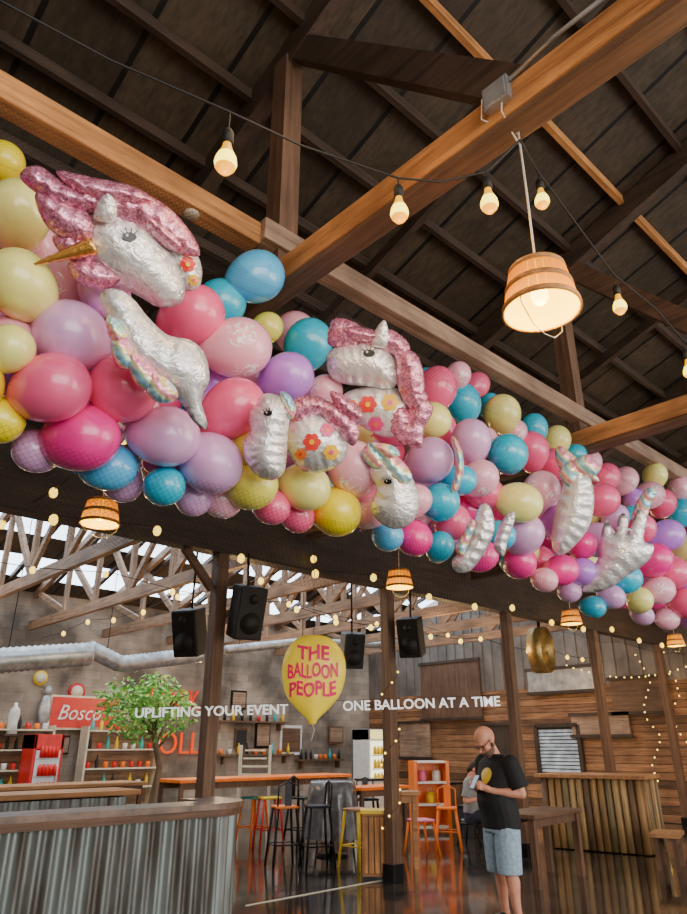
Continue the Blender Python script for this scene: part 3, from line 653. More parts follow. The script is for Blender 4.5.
MB().tube([(0,.42,-.02),(0,1.5,-.02)],.003,M_CABLE,5).obj('hanging_wire',e)
MB().tube([(0,-.44,0),(.02,-.5,0),(-.01,-.6,0)],.004,M_ROPE,5).obj('ribbon',e)

# ================= BAR COUNTER
yB=5.95
def pth():
    P=[]; x=-2.6
    while x<3.95: P.append((Vector((x,yB,0)),Vector((0,-1,0)))); x+=.0115
    R_=.42; n=58
    for i in range(n+1):
        a=-pi/2+ (pi/2)*i/n; P.append((Vector((3.95+R_*cos(a),yB+R_+R_*sin(a),0)),Vector((cos(a),sin(a),0))))
    yy=yB+R_
    while yy<yB+.72: P.append((Vector((3.95+R_,yy,0)),Vector((1,0,0)))); yy+=.0115
    return P
m,nt,b=base('corrugated_steel_streaked'); b.inputs['Metallic'].default_value=.6; b.inputs['Roughness'].default_value=.5
tc=nt.nodes.new('ShaderNodeTexCoord'); mp=nt.nodes.new('ShaderNodeMapping'); mp.inputs['Scale'].default_value=(5,5,.6)
n=nt.nodes.new('ShaderNodeTexNoise'); n.inputs['Scale'].default_value=1.5; n.inputs['Detail'].default_value=6
r=nt.nodes.new('ShaderNodeValToRGB'); r.color_ramp.elements[0].color=(.1,.085,.07,1); r.color_ramp.elements[1].color=(.27,.31,.3,1); r.color_ramp.elements[0].position=.35; r.color_ramp.elements[1].position=.62
nt.links.new(tc.outputs['Object'],mp.inputs['Vector']); nt.links.new(mp.outputs['Vector'],n.inputs['Vector']); nt.links.new(n.outputs['Fac'],r.inputs['Fac']); nt.links.new(r.outputs['Color'],b.inputs['Base Color']); M_CORR=m
P=pth(); e=thing('bar_counter','rounded bar counter clad in corrugated galvanized steel','bar counter',(1,yB,0))
mb=MB();vs=[];fs=[];arc=0;last=None
for p,n_ in P:
    if last: arc+=(p-last).length
    last=p.copy(); o=.024*sin(arc*2*pi/.115); q=p+n_*o-Vector((1,yB,0)); vs.append((q.x,q.y,.06)); vs.append((q.x,q.y,1.03))
for i in range(len(P)-1): fs.append((2*i,2*i+2,2*i+3,2*i+1))
mb.add(vs,fs,M_CORR,True).obj('corrugated_cladding',e)
def band(P,o0,o1,z0,z1,mt,nm,step=6):
    Q=P[::step]+[P[-1]]; vs=[];fs=[]
    for p,n_ in Q:
        for o,z in ((o0,z0),(o0,z1),(o1,z1),(o1,z0)):
            q=p+n_*o-Vector((1,yB,0)); vs.append((q.x,q.y,z))
    for i in range(len(Q)-1):
        for k in range(4): k2=(k+1)%4; fs.append((4*i+k,4*i+4+k,4*i+4+k2,4*i+k2))
    fs.append((0,1,2,3)); l=4*(len(Q)-1); fs.append((l+3,l+2,l+1,l))
    return MB().add(vs,fs,mt).obj(nm,e)
M_TOP=mat('worn_wood_bar_top',(.19,.12,.08),.35,.0,var=.45,vs=6)
band(P,.07,-.36,1.06,1.11,M_TOP,'counter_top'); band(P,.055,.03,1.0,1.06,W_BROWN['x'],'edge_trim'); band(P,-.05,-.3,0,1.05,W_BROWN['z'],'body'); band(P,.02,-.04,0,.07,M_BLACK,'plinth')
e2=thing('back_bar_counter','timber back bar with corrugated steel front and worn top','bar counter',(1.9,9.2,0))
mb=MB(); mb.box((0,0,.5),(5.4,.5,1.0),W_BROWN['z']); mb.obj('body',e2); mb=MB(); mb.box((0,0,1.05),(5.7,.7,.06),W_TABLE); mb.obj('counter_top',e2,bevel=.01)
vs=[];fs=[]
for i in range(240): x=-2.7+i*.0226; vs+=[(x,-.27+.014*sin(i*.0226*2*pi/.12),.05),(x,-.27+.014*sin(i*.0226*2*pi/.12),1.0)]
for i in range(239): fs.append((2*i,2*i+2,2*i+3,2*i+1))
MB().add(vs,fs,M_CORR,True).obj('corrugated_cladding',e2)

# ================= TREE
random.seed(5)
tp=atd(144,722,10.6); tb=Vector((tp.x,tp.y,0))
e=thing('potted_tree','leafy green potted tree standing inside the bar','tree',tb); e.scale=(1.12,1.12,1.07)
M_BARK=wood('bark',(.12,.07,.04),(.28,.18,.1),'z'); M_LEAF=mat('leaf_green',(.13,.42,.07),.5,var=.5,vs=6,emit=(.1,.4,.05),es=.06); M_LEAF2=mat('leaf_bright',(.4,.72,.16),.5,var=.3,vs=6)
mb=MB(); mb.tube([(.28,0,.1),(.24,.02,.7),(.3,0,1.2),(.18,.02,1.65),(.1,0,2.0)],[.06,.05,.045,.04,.02],M_BARK,8)
for k in range(9):
    a=k*.7; mb.tube([(.2,0,1.4+.05*k),(.2+.3*cos(a),.3*sin(a),1.75+.05*k),(.65*cos(a),.6*sin(a),1.8+.05*k)],[.022,.014,.006],M_BARK,6)
mb.obj('trunk',e)
mb=MB()
for k in range(1700):
    a=random.uniform(0,2*pi);q=random.random()**.45; h=random.uniform(-1,1)
    rr=.70*q*math.sqrt(max(0,1-h*h)); c=Vector((rr*cos(a),rr*sin(a),2.02+.44*h*q+.08*sin(a*3)))
    sz=random.uniform(.03,.055); d=Vector((random.gauss(0,1),random.gauss(0,1),random.gauss(-.3,.6))).normalized(); sd=d.orthogonal().normalized()
    sd=Matrix.Rotation(random.uniform(0,6),3,d)@sd
    mb.add([c,c+d*sz+sd*sz*.5,c+d*sz*2,c+d*sz-sd*sz*.5],[(0,1,2,3)],M_LEAF if random.random()<.5 else M_LEAF2)
mb.obj('foliage',e,kind='stuff')
MB().lathe([(0.0,0),(.2,0),(.26,.42),(.28,.42),(.28,.46),(.24,.46),(.22,.4),(0,.4)],M_DARKP,(.28,0,0)).obj('pot',e)

# ================= HANGING SPEAKERS
def speaker(p,rz,tilt=.3,h=.62,w=.4,d=.36,label='black hanging loudspeaker with round woofer grille'):
    e=thing('loudspeaker',label,'speaker',p,rz,group='hanging loudspeakers'); R=Matrix.Rotation(tilt,3,'X')
    mb=MB(); mb.box((0,0,0),(w,d,h),M_DARKP,R); mb.obj('cabinet',e,bevel=.02)
    mb=MB(); mb.box(R@Vector((0,-d/2-.01,0)),(w*.9,.02,h*.92),M_CABLE,R); mb.obj('grille',e)
    for zz,q in ((-.18,.36),(.28,.17)):
        mb=MB(); c=R@Vector((0,-d/2-.02,h*zz)); n_=R@Vector((0,-1,0)); mb.cyl(c,c+n_*.012,w*q,M_CABLE,20); mb.obj('driver',e)
    tz=(3.74 if p.y<7.2 else roofz(p.y)-.0)-p.z
    mb=MB(); mb.tube([(0,0,h/2-.05),(0,.05,max(h/2+.2,tz))],.015,M_BLACK); mb.obj('bracket',e)
hd=AZ-pi/2
speaker(ony(247,612,6.7),hd+.5,h=.6,w=.34,d=.3); speaker(ony(190,632,7.9),hd-.3,h=.58,w=.34,d=.3); speaker(ony(411,637,6.75),hd-.35,h=.54,w=.33,d=.28); speaker(ony(352,650,8.2),hd+.3,h=.54,w=.34,d=.28)
def duct(pts,r,label):
    P=[]
    for i in range(len(pts)-1):
        n=max(2,int((pts[i+1]-pts[i]).length/.05)); P+=[pts[i].lerp(pts[i+1],k/n) for k in range(n)]
    P.append(pts[-1]); e=thing('air_duct',label,'duct'); MB().tube(P,[r*(1+.12*(i%2)) for i in range(len(P))],M_DUCT,16).obj('duct_pipe',e)
    for q in P[8::40]: MB().tube([q,Vector((q.x,q.y,roofz(q.y)-.05))],.008,M_BLACK,5).obj('hanger_rod',e)
duct([ony(-20,662,12.5),ony(90,654,12.5)],.19,'ribbed aluminium air duct under the roof')
duct([ony(88,648,13.6),ony(120,664,13.6),ony(200,655,13.6)],.15,'flexible silver air duct hanging below the trusses')
duct([ony(225,650,13),ony(300,642,13.2),ony(380,645,14)],.09,'silver air duct under the roof')
# ================= WALL THINGS
YW=16.98
M_NEON=mat('red_sign_light',(.4,.01,.0),.5,emit=(1,.02,.0),es=.75,var=.02); M_NEONY=mat('orange_sign_light',(.45,.03,.0),.5,emit=(1,.08,.0),es=.85,var=.02)
for s,u,v,w,mt in (('ROCK',176,700,46,M_NEON),('ROLL',174,743,52,M_NEONY)):
    p=ony(u,v,YW-.1); sc=dep(p)/F; vs,fs=text_mesh(s,1,-.012); vs=fit(vs,w*sc*1.2,20*sc); R=Matrix(((1,0,0),(0,0,-1),(0,1,0)))
    V,FF=solid(vs,fs,.06); e=thing('illuminated_letter_sign','red illuminated capital letters mounted on the block wall' if s=='ROCK' else 'orange illuminated capital letters mounted on the block wall','sign',p,group='red wall signs')
    MB().add([R@q for q in V],FF,mt).obj('lettering',e)
p=ony(85,713,YW-.1); sc=dep(p)/F; e=thing('wall_sign','solid red painted board with white cursive lettering','sign',p)
MB().box((0,-.03,0),(1.75,.05,.75),M_CREAM).obj('board',e); MB().box((0,-.06,0),(1.66,.02,.66),M_RED).obj('panel',e)
vs,fs=text_mesh('Bosco',1,.0); vs=fit(vs,1.0,.32); V,FF=solid([Vector((q.x+q.y*.3,q.y,0)) for q in vs],fs,.02); MB().add([Vector((q.x-.12,-.1-q.z*.5,q.y)) for q in V],FF,M_WHITE).obj('lettering',e)
def disc_sign(u,v,r,m1,label,yy=YW):
    p=ony(u,v,yy); e=thing('round_wall_sign',label,'sign',p)
    MB().cyl((0,0,0),(0,-.06,0),r,m1,24).obj('disc',e); MB().cyl((0,-.06,0),(0,-.075,0),r*.72,M_CREAM,24).obj('inner_disc',e)
disc_sign(76,692,.2,M_RED,'small round red and cream wall sign'); disc_sign(40,678,.16,M_YEL,'small round yellow wall sign')
def plaque(u,v,sx_,sz_,mt,label,inn=None):
    p=ony(u,v,YW); mb=MB(); mb.box(p+Vector((0,-.03,0)),(sx_,.05,sz_),mt); mb.box(p+Vector((0,-.06,0)),(sx_*.84,.02,sz_*.8),inn or W_PINK['x']); mb.obj('framed_picture',label=label,cat='picture',group='framed pictures')
for u,v,a,b_,mt,inn in ((122,765,.4,.4,M_YEL,None),(238,700,.5,.5,M_BLACK,None),(240,738,.4,.5,W_BROWN['x'],M_DARKP),(105,738,.3,.4,M_BLACK,None),(262,735,.5,.7,M_BLACK,None),(62,745,.3,.4,M_BLACK,None),(290,740,.8,.8,M_WHITE,W_BROWN['x']),(335,735,.6,.5,W_BROWN['x'],None)): plaque(u,v,a,b_,mt,'small framed picture on the block wall',inn)
# rough timber shelving along the block wall
for u,v,w_ in ((250,722,2.6),(255,755,2.6),(320,760,1.8)):
    p=ony(u,v,16.9); e=thing('wall_shelf','rough timber shelf on the block wall with small jars','shelf',p,group='timber wall shelves')
    MB().box((0,0,0),(w_,.26,.05),W_BROWN['x']).obj('shelf_board',e)
    for q in (-.4,.4): MB().box((q*w_,.03,-.12),(.05,.2,.2),W_BROWN['z']).obj('bracket',e)
def bust(u,v):
    p=ony(u,v,16.4); e=thing('dress_form','white dress form torso on a wall shelf','mannequin',p); e.scale=(.8,.8,.8)
    MB().loft([(0,0,-.45,.14,.2),(0,0,-.2,.11,.15),(0,0,.05,.14,.19),(0,0,.18,.1,.22),(0,0,.24,.05,.07),(0,0,.34,.04,.05)],M_WHITE).obj('torso',e)
    MB().box((0,0,-.48),(.5,.5,.05),W_DARK['x']).obj('shelf',e)
bust(14,716)
mb=MB(); p=ony(45,710,16.85); mb.ball(p,(.15,.08,.36),M_STEEL,16,10); mb.ball(p+Vector((0,0,.42)),(.1,.1,.12),M_STEEL); mb.obj('wall_statue',label='grey oval relief statue on the block wall',cat='statue')
def shelf(u,v,w,yy,label):
    p=ony(u,v,yy); e=thing('display_shelf',label,'shelf',(p.x,p.y,0))
    for i in range(5): MB().box((0,0,.3+.4*i),(w,.4,.03),M_CREAM).obj('shelf_board',e)
    for sx_ in (-1,1): MB().box((sx_*w/2,0,1.0),(.04,.4,2.0),M_CREAM).obj('side_panel',e)
    MB().box((0,.21,1.0),(w,.02,2.0),W_PINK['x']).obj('back_panel',e)
    return (p.x,p.y),e
random.seed(3)
goods=[('cup',M_WHITE),('bottle',M_TEAL),('bottle',M_YEL),('cup',M_RED),('bottle',M_DARKP),('cup',M_ORANGE)]
GM={}
for n_,mt in goods:
    if n_=='cup': GM[(n_,mt.name)]=MB().lathe([(0,0),(.05,0),(.06,.13),(.05,.13),(.045,.02),(0,.02)],mt)
    else: GM[(n_,mt.name)]=MB().lathe([(0,0),(.04,0),(.042,.16),(.015,.22),(.015,.28),(0,.28)],mt)
GO={}
def put(kind,pos,grp):
    if kind not in GO:
        GO[kind]=GM[kind].obj(kind[0],label='small '+kind[1].split('_')[0]+' '+kind[0]+' standing on a shelf',cat=kind[0],group=grp,origin=(0,0,0)); GO[kind].location=pos
    else:
        c_=GO[kind].copy(); COL.objects.link(c_); c_.location=pos; c_['group']=grp
for (u,w) in ((8,1.6),(118,1.8)):
    (x,y),_=shelf(u,765,w,16.5,'cream display shelving with bottles and cups')
    for i in range(1,5):
        for k in range(8): put(random.choice(list(GM)),(x-w/2+.15+k*(w-.3)/7,y-.02,.316+.4*i),'goods on the cream shelves')
for u,v,w_ in ((250,722,2.6),(255,755,2.6),(320,760,1.8)):
    p=ony(u,v,16.9)
    for k in range(9): put(random.choice(list(GM)),(p.x-w_/2+.15+k*(w_-.3)/8,p.y-.02,p.z+.026),'goods on the timber shelves')
def fridge(u,v,yy,w,h,body,label,drink):
    p=ony(u,v,yy); e=thing('drinks_fridge',label,'fridge',(p.x,p.y,0))
    mb=MB(); mb.box((0,.3,h/2),(w,.05,h),body); mb.box((-w/2+.03,0,h/2),(.06,.65,h),body); mb.box((w/2-.03,0,h/2),(.06,.65,h),body); mb.box((0,0,h-.14),(w,.65,.28),body); mb.box((0,0,.12),(w,.65,.24),body); mb.obj('body',e,bevel=.01)
    mb=MB(); mb.box((0,-.34,h/2),(w-.12,.02,h-.6),mat('fridge_glass_%d'%u,(.5,.55,.58),.05,0,emit=(.9,.95,1) if u<100 else (1,.93,.6),es=.2 if u<100 else 2.2,var=.02)) ; mb.obj('door',e,label='lit glass door')
    if u>100: mb=MB(); mb.box((0,-.34,h-.14),(w-.1,.02,.2),mat('fridge_header',(.9,.8,.3),.4,emit=(1,.85,.3),es=1.2,var=.02)); mb.obj('header_panel',e)
    mb=MB(); mb.box((w/2-.1,-.38,h/2),(.03,.04,.5),M_STEEL); mb.obj('handle',e)
    mb=MB()
    for i in range(4):
        mb.box((0,-.36,.35+i*.33),(w-.14,.02,.02),M_STEEL)
        for k in range(5): mb.lathe([(0,0),(.045,0),(.045,.15),(.02,.22),(0,.22)],drink,(-w/2+.15+k*(w-.3)/4,-.40,.37+i*.33),n=8)
    mb.obj('bottle_display',e)
fridge(40,765,15.5,.6,1.8,M_RED,'red drinks fridge with lit glass door',M_RED)
fridge(371,765,14.5,.8,2.0,M_WHITE,'white drinks fridge with bright lit door and yellow bottles',M_YEL)
# ================= RIGHT WALL
XW=16.98
p=onx(560,750,XW); e=thing('roller_shutter','dark framed window with grey slatted shutter','shutter',p)
sc=dep(p)/F; w_,h_=40*sc*1.2,46*sc
for q,sz in (((-.05,0,h_/2),(.1,w_,.1)),((-.05,0,-h_/2),(.1,w_,.1)),((-.05,w_/2,0),(.1,.1,h_)),((-.05,-w_/2,0),(.1,.1,h_))): MB().box(q,sz,W_DARK['z']).obj('frame_side',e)
mb=MB(); mb.box((-.02,0,0),(.02,w_,h_),M_DARKP)
for i in range(12): mb.box((-.04,0,-h_/2+.1+i*(h_-.15)/12),(.03,w_-.12,(h_-.15)/12*.8),M_STEEL,Matrix.Rotation(.4,3,'Y'))
mb.obj('slats',e)
for u,v,w_,h_,mt,lab in ((560,680,1.9,.6,M_STEEL,'pale panel above the shutter'),(500,760,1.0,1.8,W_DARK['z'],'dark board door leaning on the plank wall'),(640,695,1.4,.8,W_BROWN['y'],'rough timber panel on the wall'),(450,690,2.2,1.6,W_BROWN['z'],'dark vertical board panel high on the wall'),(600,725,1.5,.5,W_PINK['y'],'weathered grey board patch on the wall'),(415,740,1.2,1.0,W_PINK['y'],'pale weathered board patch on the wall')):
    p=onx(u,v,XW-.05); mb=MB(); mb.box(p,(.06,w_,h_),mt); mb.box(p+Vector((-.04,0,h_/2)),(.06,w_+.1,.08),W_DARK['y']); mb.box(p+Vector((-.04,0,-h_/2)),(.06,w_+.1,.08),W_DARK['y']); mb.obj('wall_panel',label=lab,cat='panel')
e=thing('fairy_light_curtain','draped strands of tiny warm fairy lights on the plank wall','string light',(0,0,0))
mbb=MB(); strands=[]
for k in range(9):
    y0=2.6+k*.62; strands.append([Vector((16.7,y0+.12*sin(j*.8+k),3.6-j*.16)) for j in range(12+k%3*3)])
for a,b_,s in (((16.7,1.5,3.3),(16.7,5.5,3.7),.6),((16.7,5.5,3.7),(16.7,9.5,3.5),.5)): strands.append(sag(a,b_,s,22))
for st in strands:
    MB().tube(st,.004,M_CABLE,4).obj('wire',e)
    for i,p in enumerate(st): mbb.ball(p+Vector((-.02,random.uniform(-.03,.03),-.02)),.018,M_FAIRY,5,4)
mbb.obj('tiny_bulbs',e,kind='stuff')
e=thing('post_fairy_lights','spiral of tiny warm fairy lights wound around a timber post','string light',(7.4,7,0))
st=[Vector((.13*cos(j*.6),.13*sin(j*.6),.3+j*.075)) for j in range(36)]; MB().tube(st,.004,M_CABLE,4).obj('wire',e); mbb=MB()
for p in st[::2]: mbb.ball(p,.015,M_FAIRY,5,4)
mbb.obj('tiny_bulbs',e,kind='stuff')
p=onx(541,650,12.2); e=thing('drum_fan','large round brass-coloured drum fan mounted high on a pole','fan',p,hd+1.0)
M_BRASS=mat('aged_brass',(.4,.27,.09),.4,.7,var=.3)
R=Matrix.Rotation(pi/2,3,'X')
mb=MB(); mb.lathe([(.4,-.14),(.43,-.14),(.43,.14),(.4,.14),(.4,-.14)],M_BRASS,n=30); mb.v=[R@q for q in mb.v]; mb.obj('housing',e)
mb=MB()
for k in range(5):
    a=k*2*pi/5; mb.add([R@Vector((.05*cos(a-.4),.05*sin(a-.4),.02)),R@Vector((.37*cos(a-.25),.37*sin(a-.25),.05)),R@Vector((.37*cos(a+.35),.37*sin(a+.35),-.05)),R@Vector((.05*cos(a+.5),.05*sin(a+.5),-.02))],[(0,1,2,3)],M_BRASS)
mb.ball((0,0,0),.07,M_BLACK); mb.obj('blades',e)
mb=MB()
for q in range(7):
    rr=.06+q*.056; mb.tube([R@Vector((rr*cos(t*pi/12),rr*sin(t*pi/12),.15)) for t in range(25)],.004,M_BRASS,4)
mb.obj('guard',e)
MB().tube([(0,0,.42),(0,0,.9)],.03,M_BLACK).obj('bracket',e)
pb=onz(598,852,0); e=thing('slatted_wood_counter','chest-high counter clad in upright round timber slats','counter',pb,.2)
M_S=[wood('slat_%d'%i,tuple(q*.4 for q in c),c,'z') for i,c in enumerate([(.45,.25,.09),(.3,.22,.1),(.6,.38,.16),(.2,.11,.05)])]
mb=MB(); hh=1.08
for i in range(14): mb.tube([(0,-.78+i*.12,0.02),(0,-.78+i*.12,hh)],.058,M_S[(i*7+i//3)%4],10)
for i in range(7): mb.tube([(.12+i*.12,-.83,0.02),(.12+i*.12,-.83,hh)],.058,M_S[(i*5+i//2)%4],10)
mb.obj('slatted_front',e); mb=MB(); mb.box((.48,.02,hh/2),(.8,1.6,hh-.04),W_BROWN['z']); mb.obj('body',e)
mb=MB(); mb.box((.43,0,hh+.03),(1.05,1.85,.06),W_TABLE); mb.obj('counter_top',e,bevel=.01)
# ================= TABLES, STOOLS
def table(pos,rz,L_,W_,H,top,label,legmat=None,name='table',inset=.08,lt=.06):
    e=thing(name,label,'table' if name=='table' else name,pos,rz); legmat=legmat or W_BROWN['z']
    MB().box((0,0,H-.025),(L_,W_,.05),top).obj('table_top',e,bevel=.006)
    for a in(-1,1):
        for b_ in(-1,1): MB().box((a*(L_/2-inset),b_*(W_/2-inset),(H-.05)/2),(lt,lt,H-.05),legmat).obj('leg',e)
    for a in (-1,1): MB().box((0,a*(W_/2-inset),H-.1),(L_-.2,.03,.1),legmat).obj('apron',e)
    return e
def stool(pos,rz,H,m1,m2,label,back=True,grp=None):
    e=thing('bar_stool',label,'stool',pos,rz,grp)
    mb=MB(); mb.box((0,0,H),(.34,.34,.035),m2); mb.obj('seat',e,bevel=.015)
    for a in(-1,1):
        for b_ in(-1,1): MB().tube([(a*.21,b_*.21,0),(a*.14,b_*.14,H-.02)],[.018,.022],m1,8).obj('leg',e)
    z=.28;k=.185
    if H>.5: mb=MB(); mb.tube([(k,k,z),(k,-k,z),(-k,-k,z),(-k,k,z),(k,k,z)],.01,m1,6); mb.obj('footrest',e)
    if back:
        mb=MB(); mb.tube([(.15,.15,H),(.17,.15,H+.28),(.17,0,H+.34),(.17,-.15,H+.28),(.15,-.15,H)],.013,m1,8); mb.box((.165,0,H+.17),(.012,.1,.3),m1); mb.obj('backrest',e)
    return e
def fl(u,v): return onz(u,v,0)
stool(fl(317,868),hd+.3,.78,M_BLACK,M_BLACK,'tall black metal bar stool with low back',True)
stool(fl(283,866),hd-1.2,.76,M_BLACK,M_ORANGE,'tall black bar stool with orange seat',True)
stool(fl(368,846),hd+1.8,.72,M_BLACK,M_BLACK,'tall black metal bar stool beside the high table',True)
stool(fl(300,848),hd+2.6,.76,M_BLACK,M_BLACK,'tall black metal bar stool beside the draped table',True)
stool(fl(359,868),hd+.8,.74,M_YEL,W_TABLE,'yellow metal bar stool beside the high table',False)
stool(fl(252,845),hd+.8,.74,M_ORANGE,M_TEAL,'orange bar stool with turquoise seat',False)
stool(fl(268,848),hd+.4,.76,M_RED,M_YEL,'red bar stool with yellow seat',False)
stool(fl(422,856),hd+.4,.5,M_ORANGE,M_PNK,'low orange stool with pink seat',False)
stool(fl(449,850),hd+1.4,.62,M_ORANGE,M_ORANGE,'orange metal stool near the open shelves',True)
p=fl(332,856); e=thing('draped_table','high table draped in glossy grey-black plastic cloth','table',p)
M_CLOTH=mat('glossy_dark_cloth',(.11,.115,.13),.22,coat=.5,var=.4)
vs=[];fs=[];N=48
for j,(rr,z,am) in enumerate(((0.001,1.07,0),(.34,1.07,0),(.37,1.04,.005),(.38,.85,.02),(.40,.55,.04),(.42,.25,.06))):
    for k in range(N): a=2*pi*k/N; q=rr+am*sin(a*9+j*.2); vs.append((q*cos(a),q*sin(a),z))
for j in range(5):
    for k in range(N): fs.append((j*N+k,j*N+(k+1)%N,(j+1)*N+(k+1)%N,(j+1)*N+k))
MB().add(vs,fs,M_CLOTH,True).obj('tablecloth',e); MB().cyl((0,0,0.02),(0,0,1.04),.04,M_BLACK).obj('pedestal',e); MB().cyl((0,0,0),(0,0,.03),.25,M_BLACK,20).obj('base',e)
table(Vector((8.3,11.1,0)),0.0,3.8,.8,1.08,M_ORANGE,'long high table with orange top and dark legs')
table(Vector((4.6,11.6,0)),0.0,3.0,.8,1.05,W_TABLE,'long high table with warm wooden top')
table(Vector((9.4,9.3,0)),.0,1.2,.6,.95,M_ORANGE,'high table with orange painted top')
p=fl(404,868); table(p,hd,.5,.4,.98,W_TABLE,'small rustic wooden side table',W_TABLE)
p=fl(374,878); e=thing('wooden_crate_cabinet','narrow reclaimed-plank cabinet with yellow edges','cabinet',p,hd)
mb=MB(); mb.box((0,0,.4),(.3,.36,.72),W_TABLE); mb.obj('body',e,bevel=.008); MB().box((0,0,.78),(.34,.4,.04),M_YEL).obj('cabinet_top',e)
mb=MB(); mb.box((0,-.185,.4),(.28,.01,.66),W_BROWN['z'])
for i in range(4): mb.box((-.11+i*.075,-.195,.4),(.06,.02,.64),W_ORANGE['z'])
mb.obj('door',e); MB().box((0,0,.02),(.3,.36,.04),M_BLACK).obj('plinth',e)
p=fl(545,880); table(p,.1,1.4,.6,.8,W_BROWN['x'],'dark low wooden table with square legs',W_BROWN['z'],lt=.08)
table(fl(672,868),.3,.7,.4,.45,W_TABLE,'low timber bench beside the slatted counter',name='bench')
p=fl(434,836); e=thing('open_shelf_unit','orange painted open shelf unit','shelf',p+Vector((.45,.45,0)),hd+.2)
for s in (-1,1): MB().box((s*.34,0,.65),(.07,.4,1.3),M_ORANGE).obj('side_panel',e)
for z in (.1,.5,.9,1.28): MB().box((0,0,z),(.6,.4,.04),M_WHITE).obj('shelf_board',e)
MB().box((0,.2,.7),(.66,.02,1.2),M_ORANGE).obj('back_panel',e)
for k,(dx,z,mt,lab) in enumerate(((-.15,.92,M_PNK,'pink gift bag on the orange shelf'),(.15,.92,M_WHITE,'white gift bag on the orange shelf'),(0,.52,M_YEL,'yellow gift bag on the orange shelf'))):
    q=e.location+Matrix.Rotation(hd+.2,3,'Z')@Vector((dx,-.03,z)); g=thing('gift_bag',lab,'bag',q,hd+.2)
    MB().loft([(0,0,0,.09,.06),(0,0,.2,.1,.065)],mt,4).obj('bag_body',g); MB().tube([(-.04,0,.2),(-.03,0,.27),(.03,0,.27),(.04,0,.2)],.006,M_ROPE,5).obj('handle',g)
p=fl(297,836); e=thing('wire_display_rack','white slatted display rack with small trays','rack',p+Vector((-.4,.9,0)),hd)
for i in range(5): MB().box((0,0,.9+i*.15),(.6-.05*i,.3,.03),M_CREAM).obj('shelf_board',e)
for a in(-1,1):
    for b_ in(-1,1): MB().box((a*.3,b_*.14,.8),(.03,.03,1.6),M_CREAM).obj('leg',e)
p=fl(466,838)
for k,(dx,dy,a,b_,c_,mt,lab) in enumerate(((0.2,0,.4,.4,.5,M_DARKP,'black equipment case on the floor'),(1.6,1.7,.5,.5,.8,W_BROWN['z'],'stacked brown timber crate near the wall'),(-.1,2.4,.5,.4,.9,M_WHITE,'white storage box against the wall'),(1.7,.7,.5,.5,.7,M_TEAL,'teal painted box beside the wall'))):
    mb=MB(); mb.box((p.x+dx,p.y+dy,c_/2),(a,b_,c_),mt); mb.box((p.x+dx,p.y+dy,c_+.02),(a+.04,b_+.04,.04),M_BLACK); mb.box((p.x+dx-a/2-.01,p.y+dy,c_*.6),(.03,.15,.04),M_STEEL); mb.obj('storage_box',label=lab,cat='box',bevel=.01)
a=fl(246,906);b_=fl(395,878); mb=MB(); mb.bar(a+Z*.004,b_+Z*.004,.03,.004,M_CREAM); mb.obj('floor_tape',label='thin white tape line stuck on the dark floor',cat='tape')

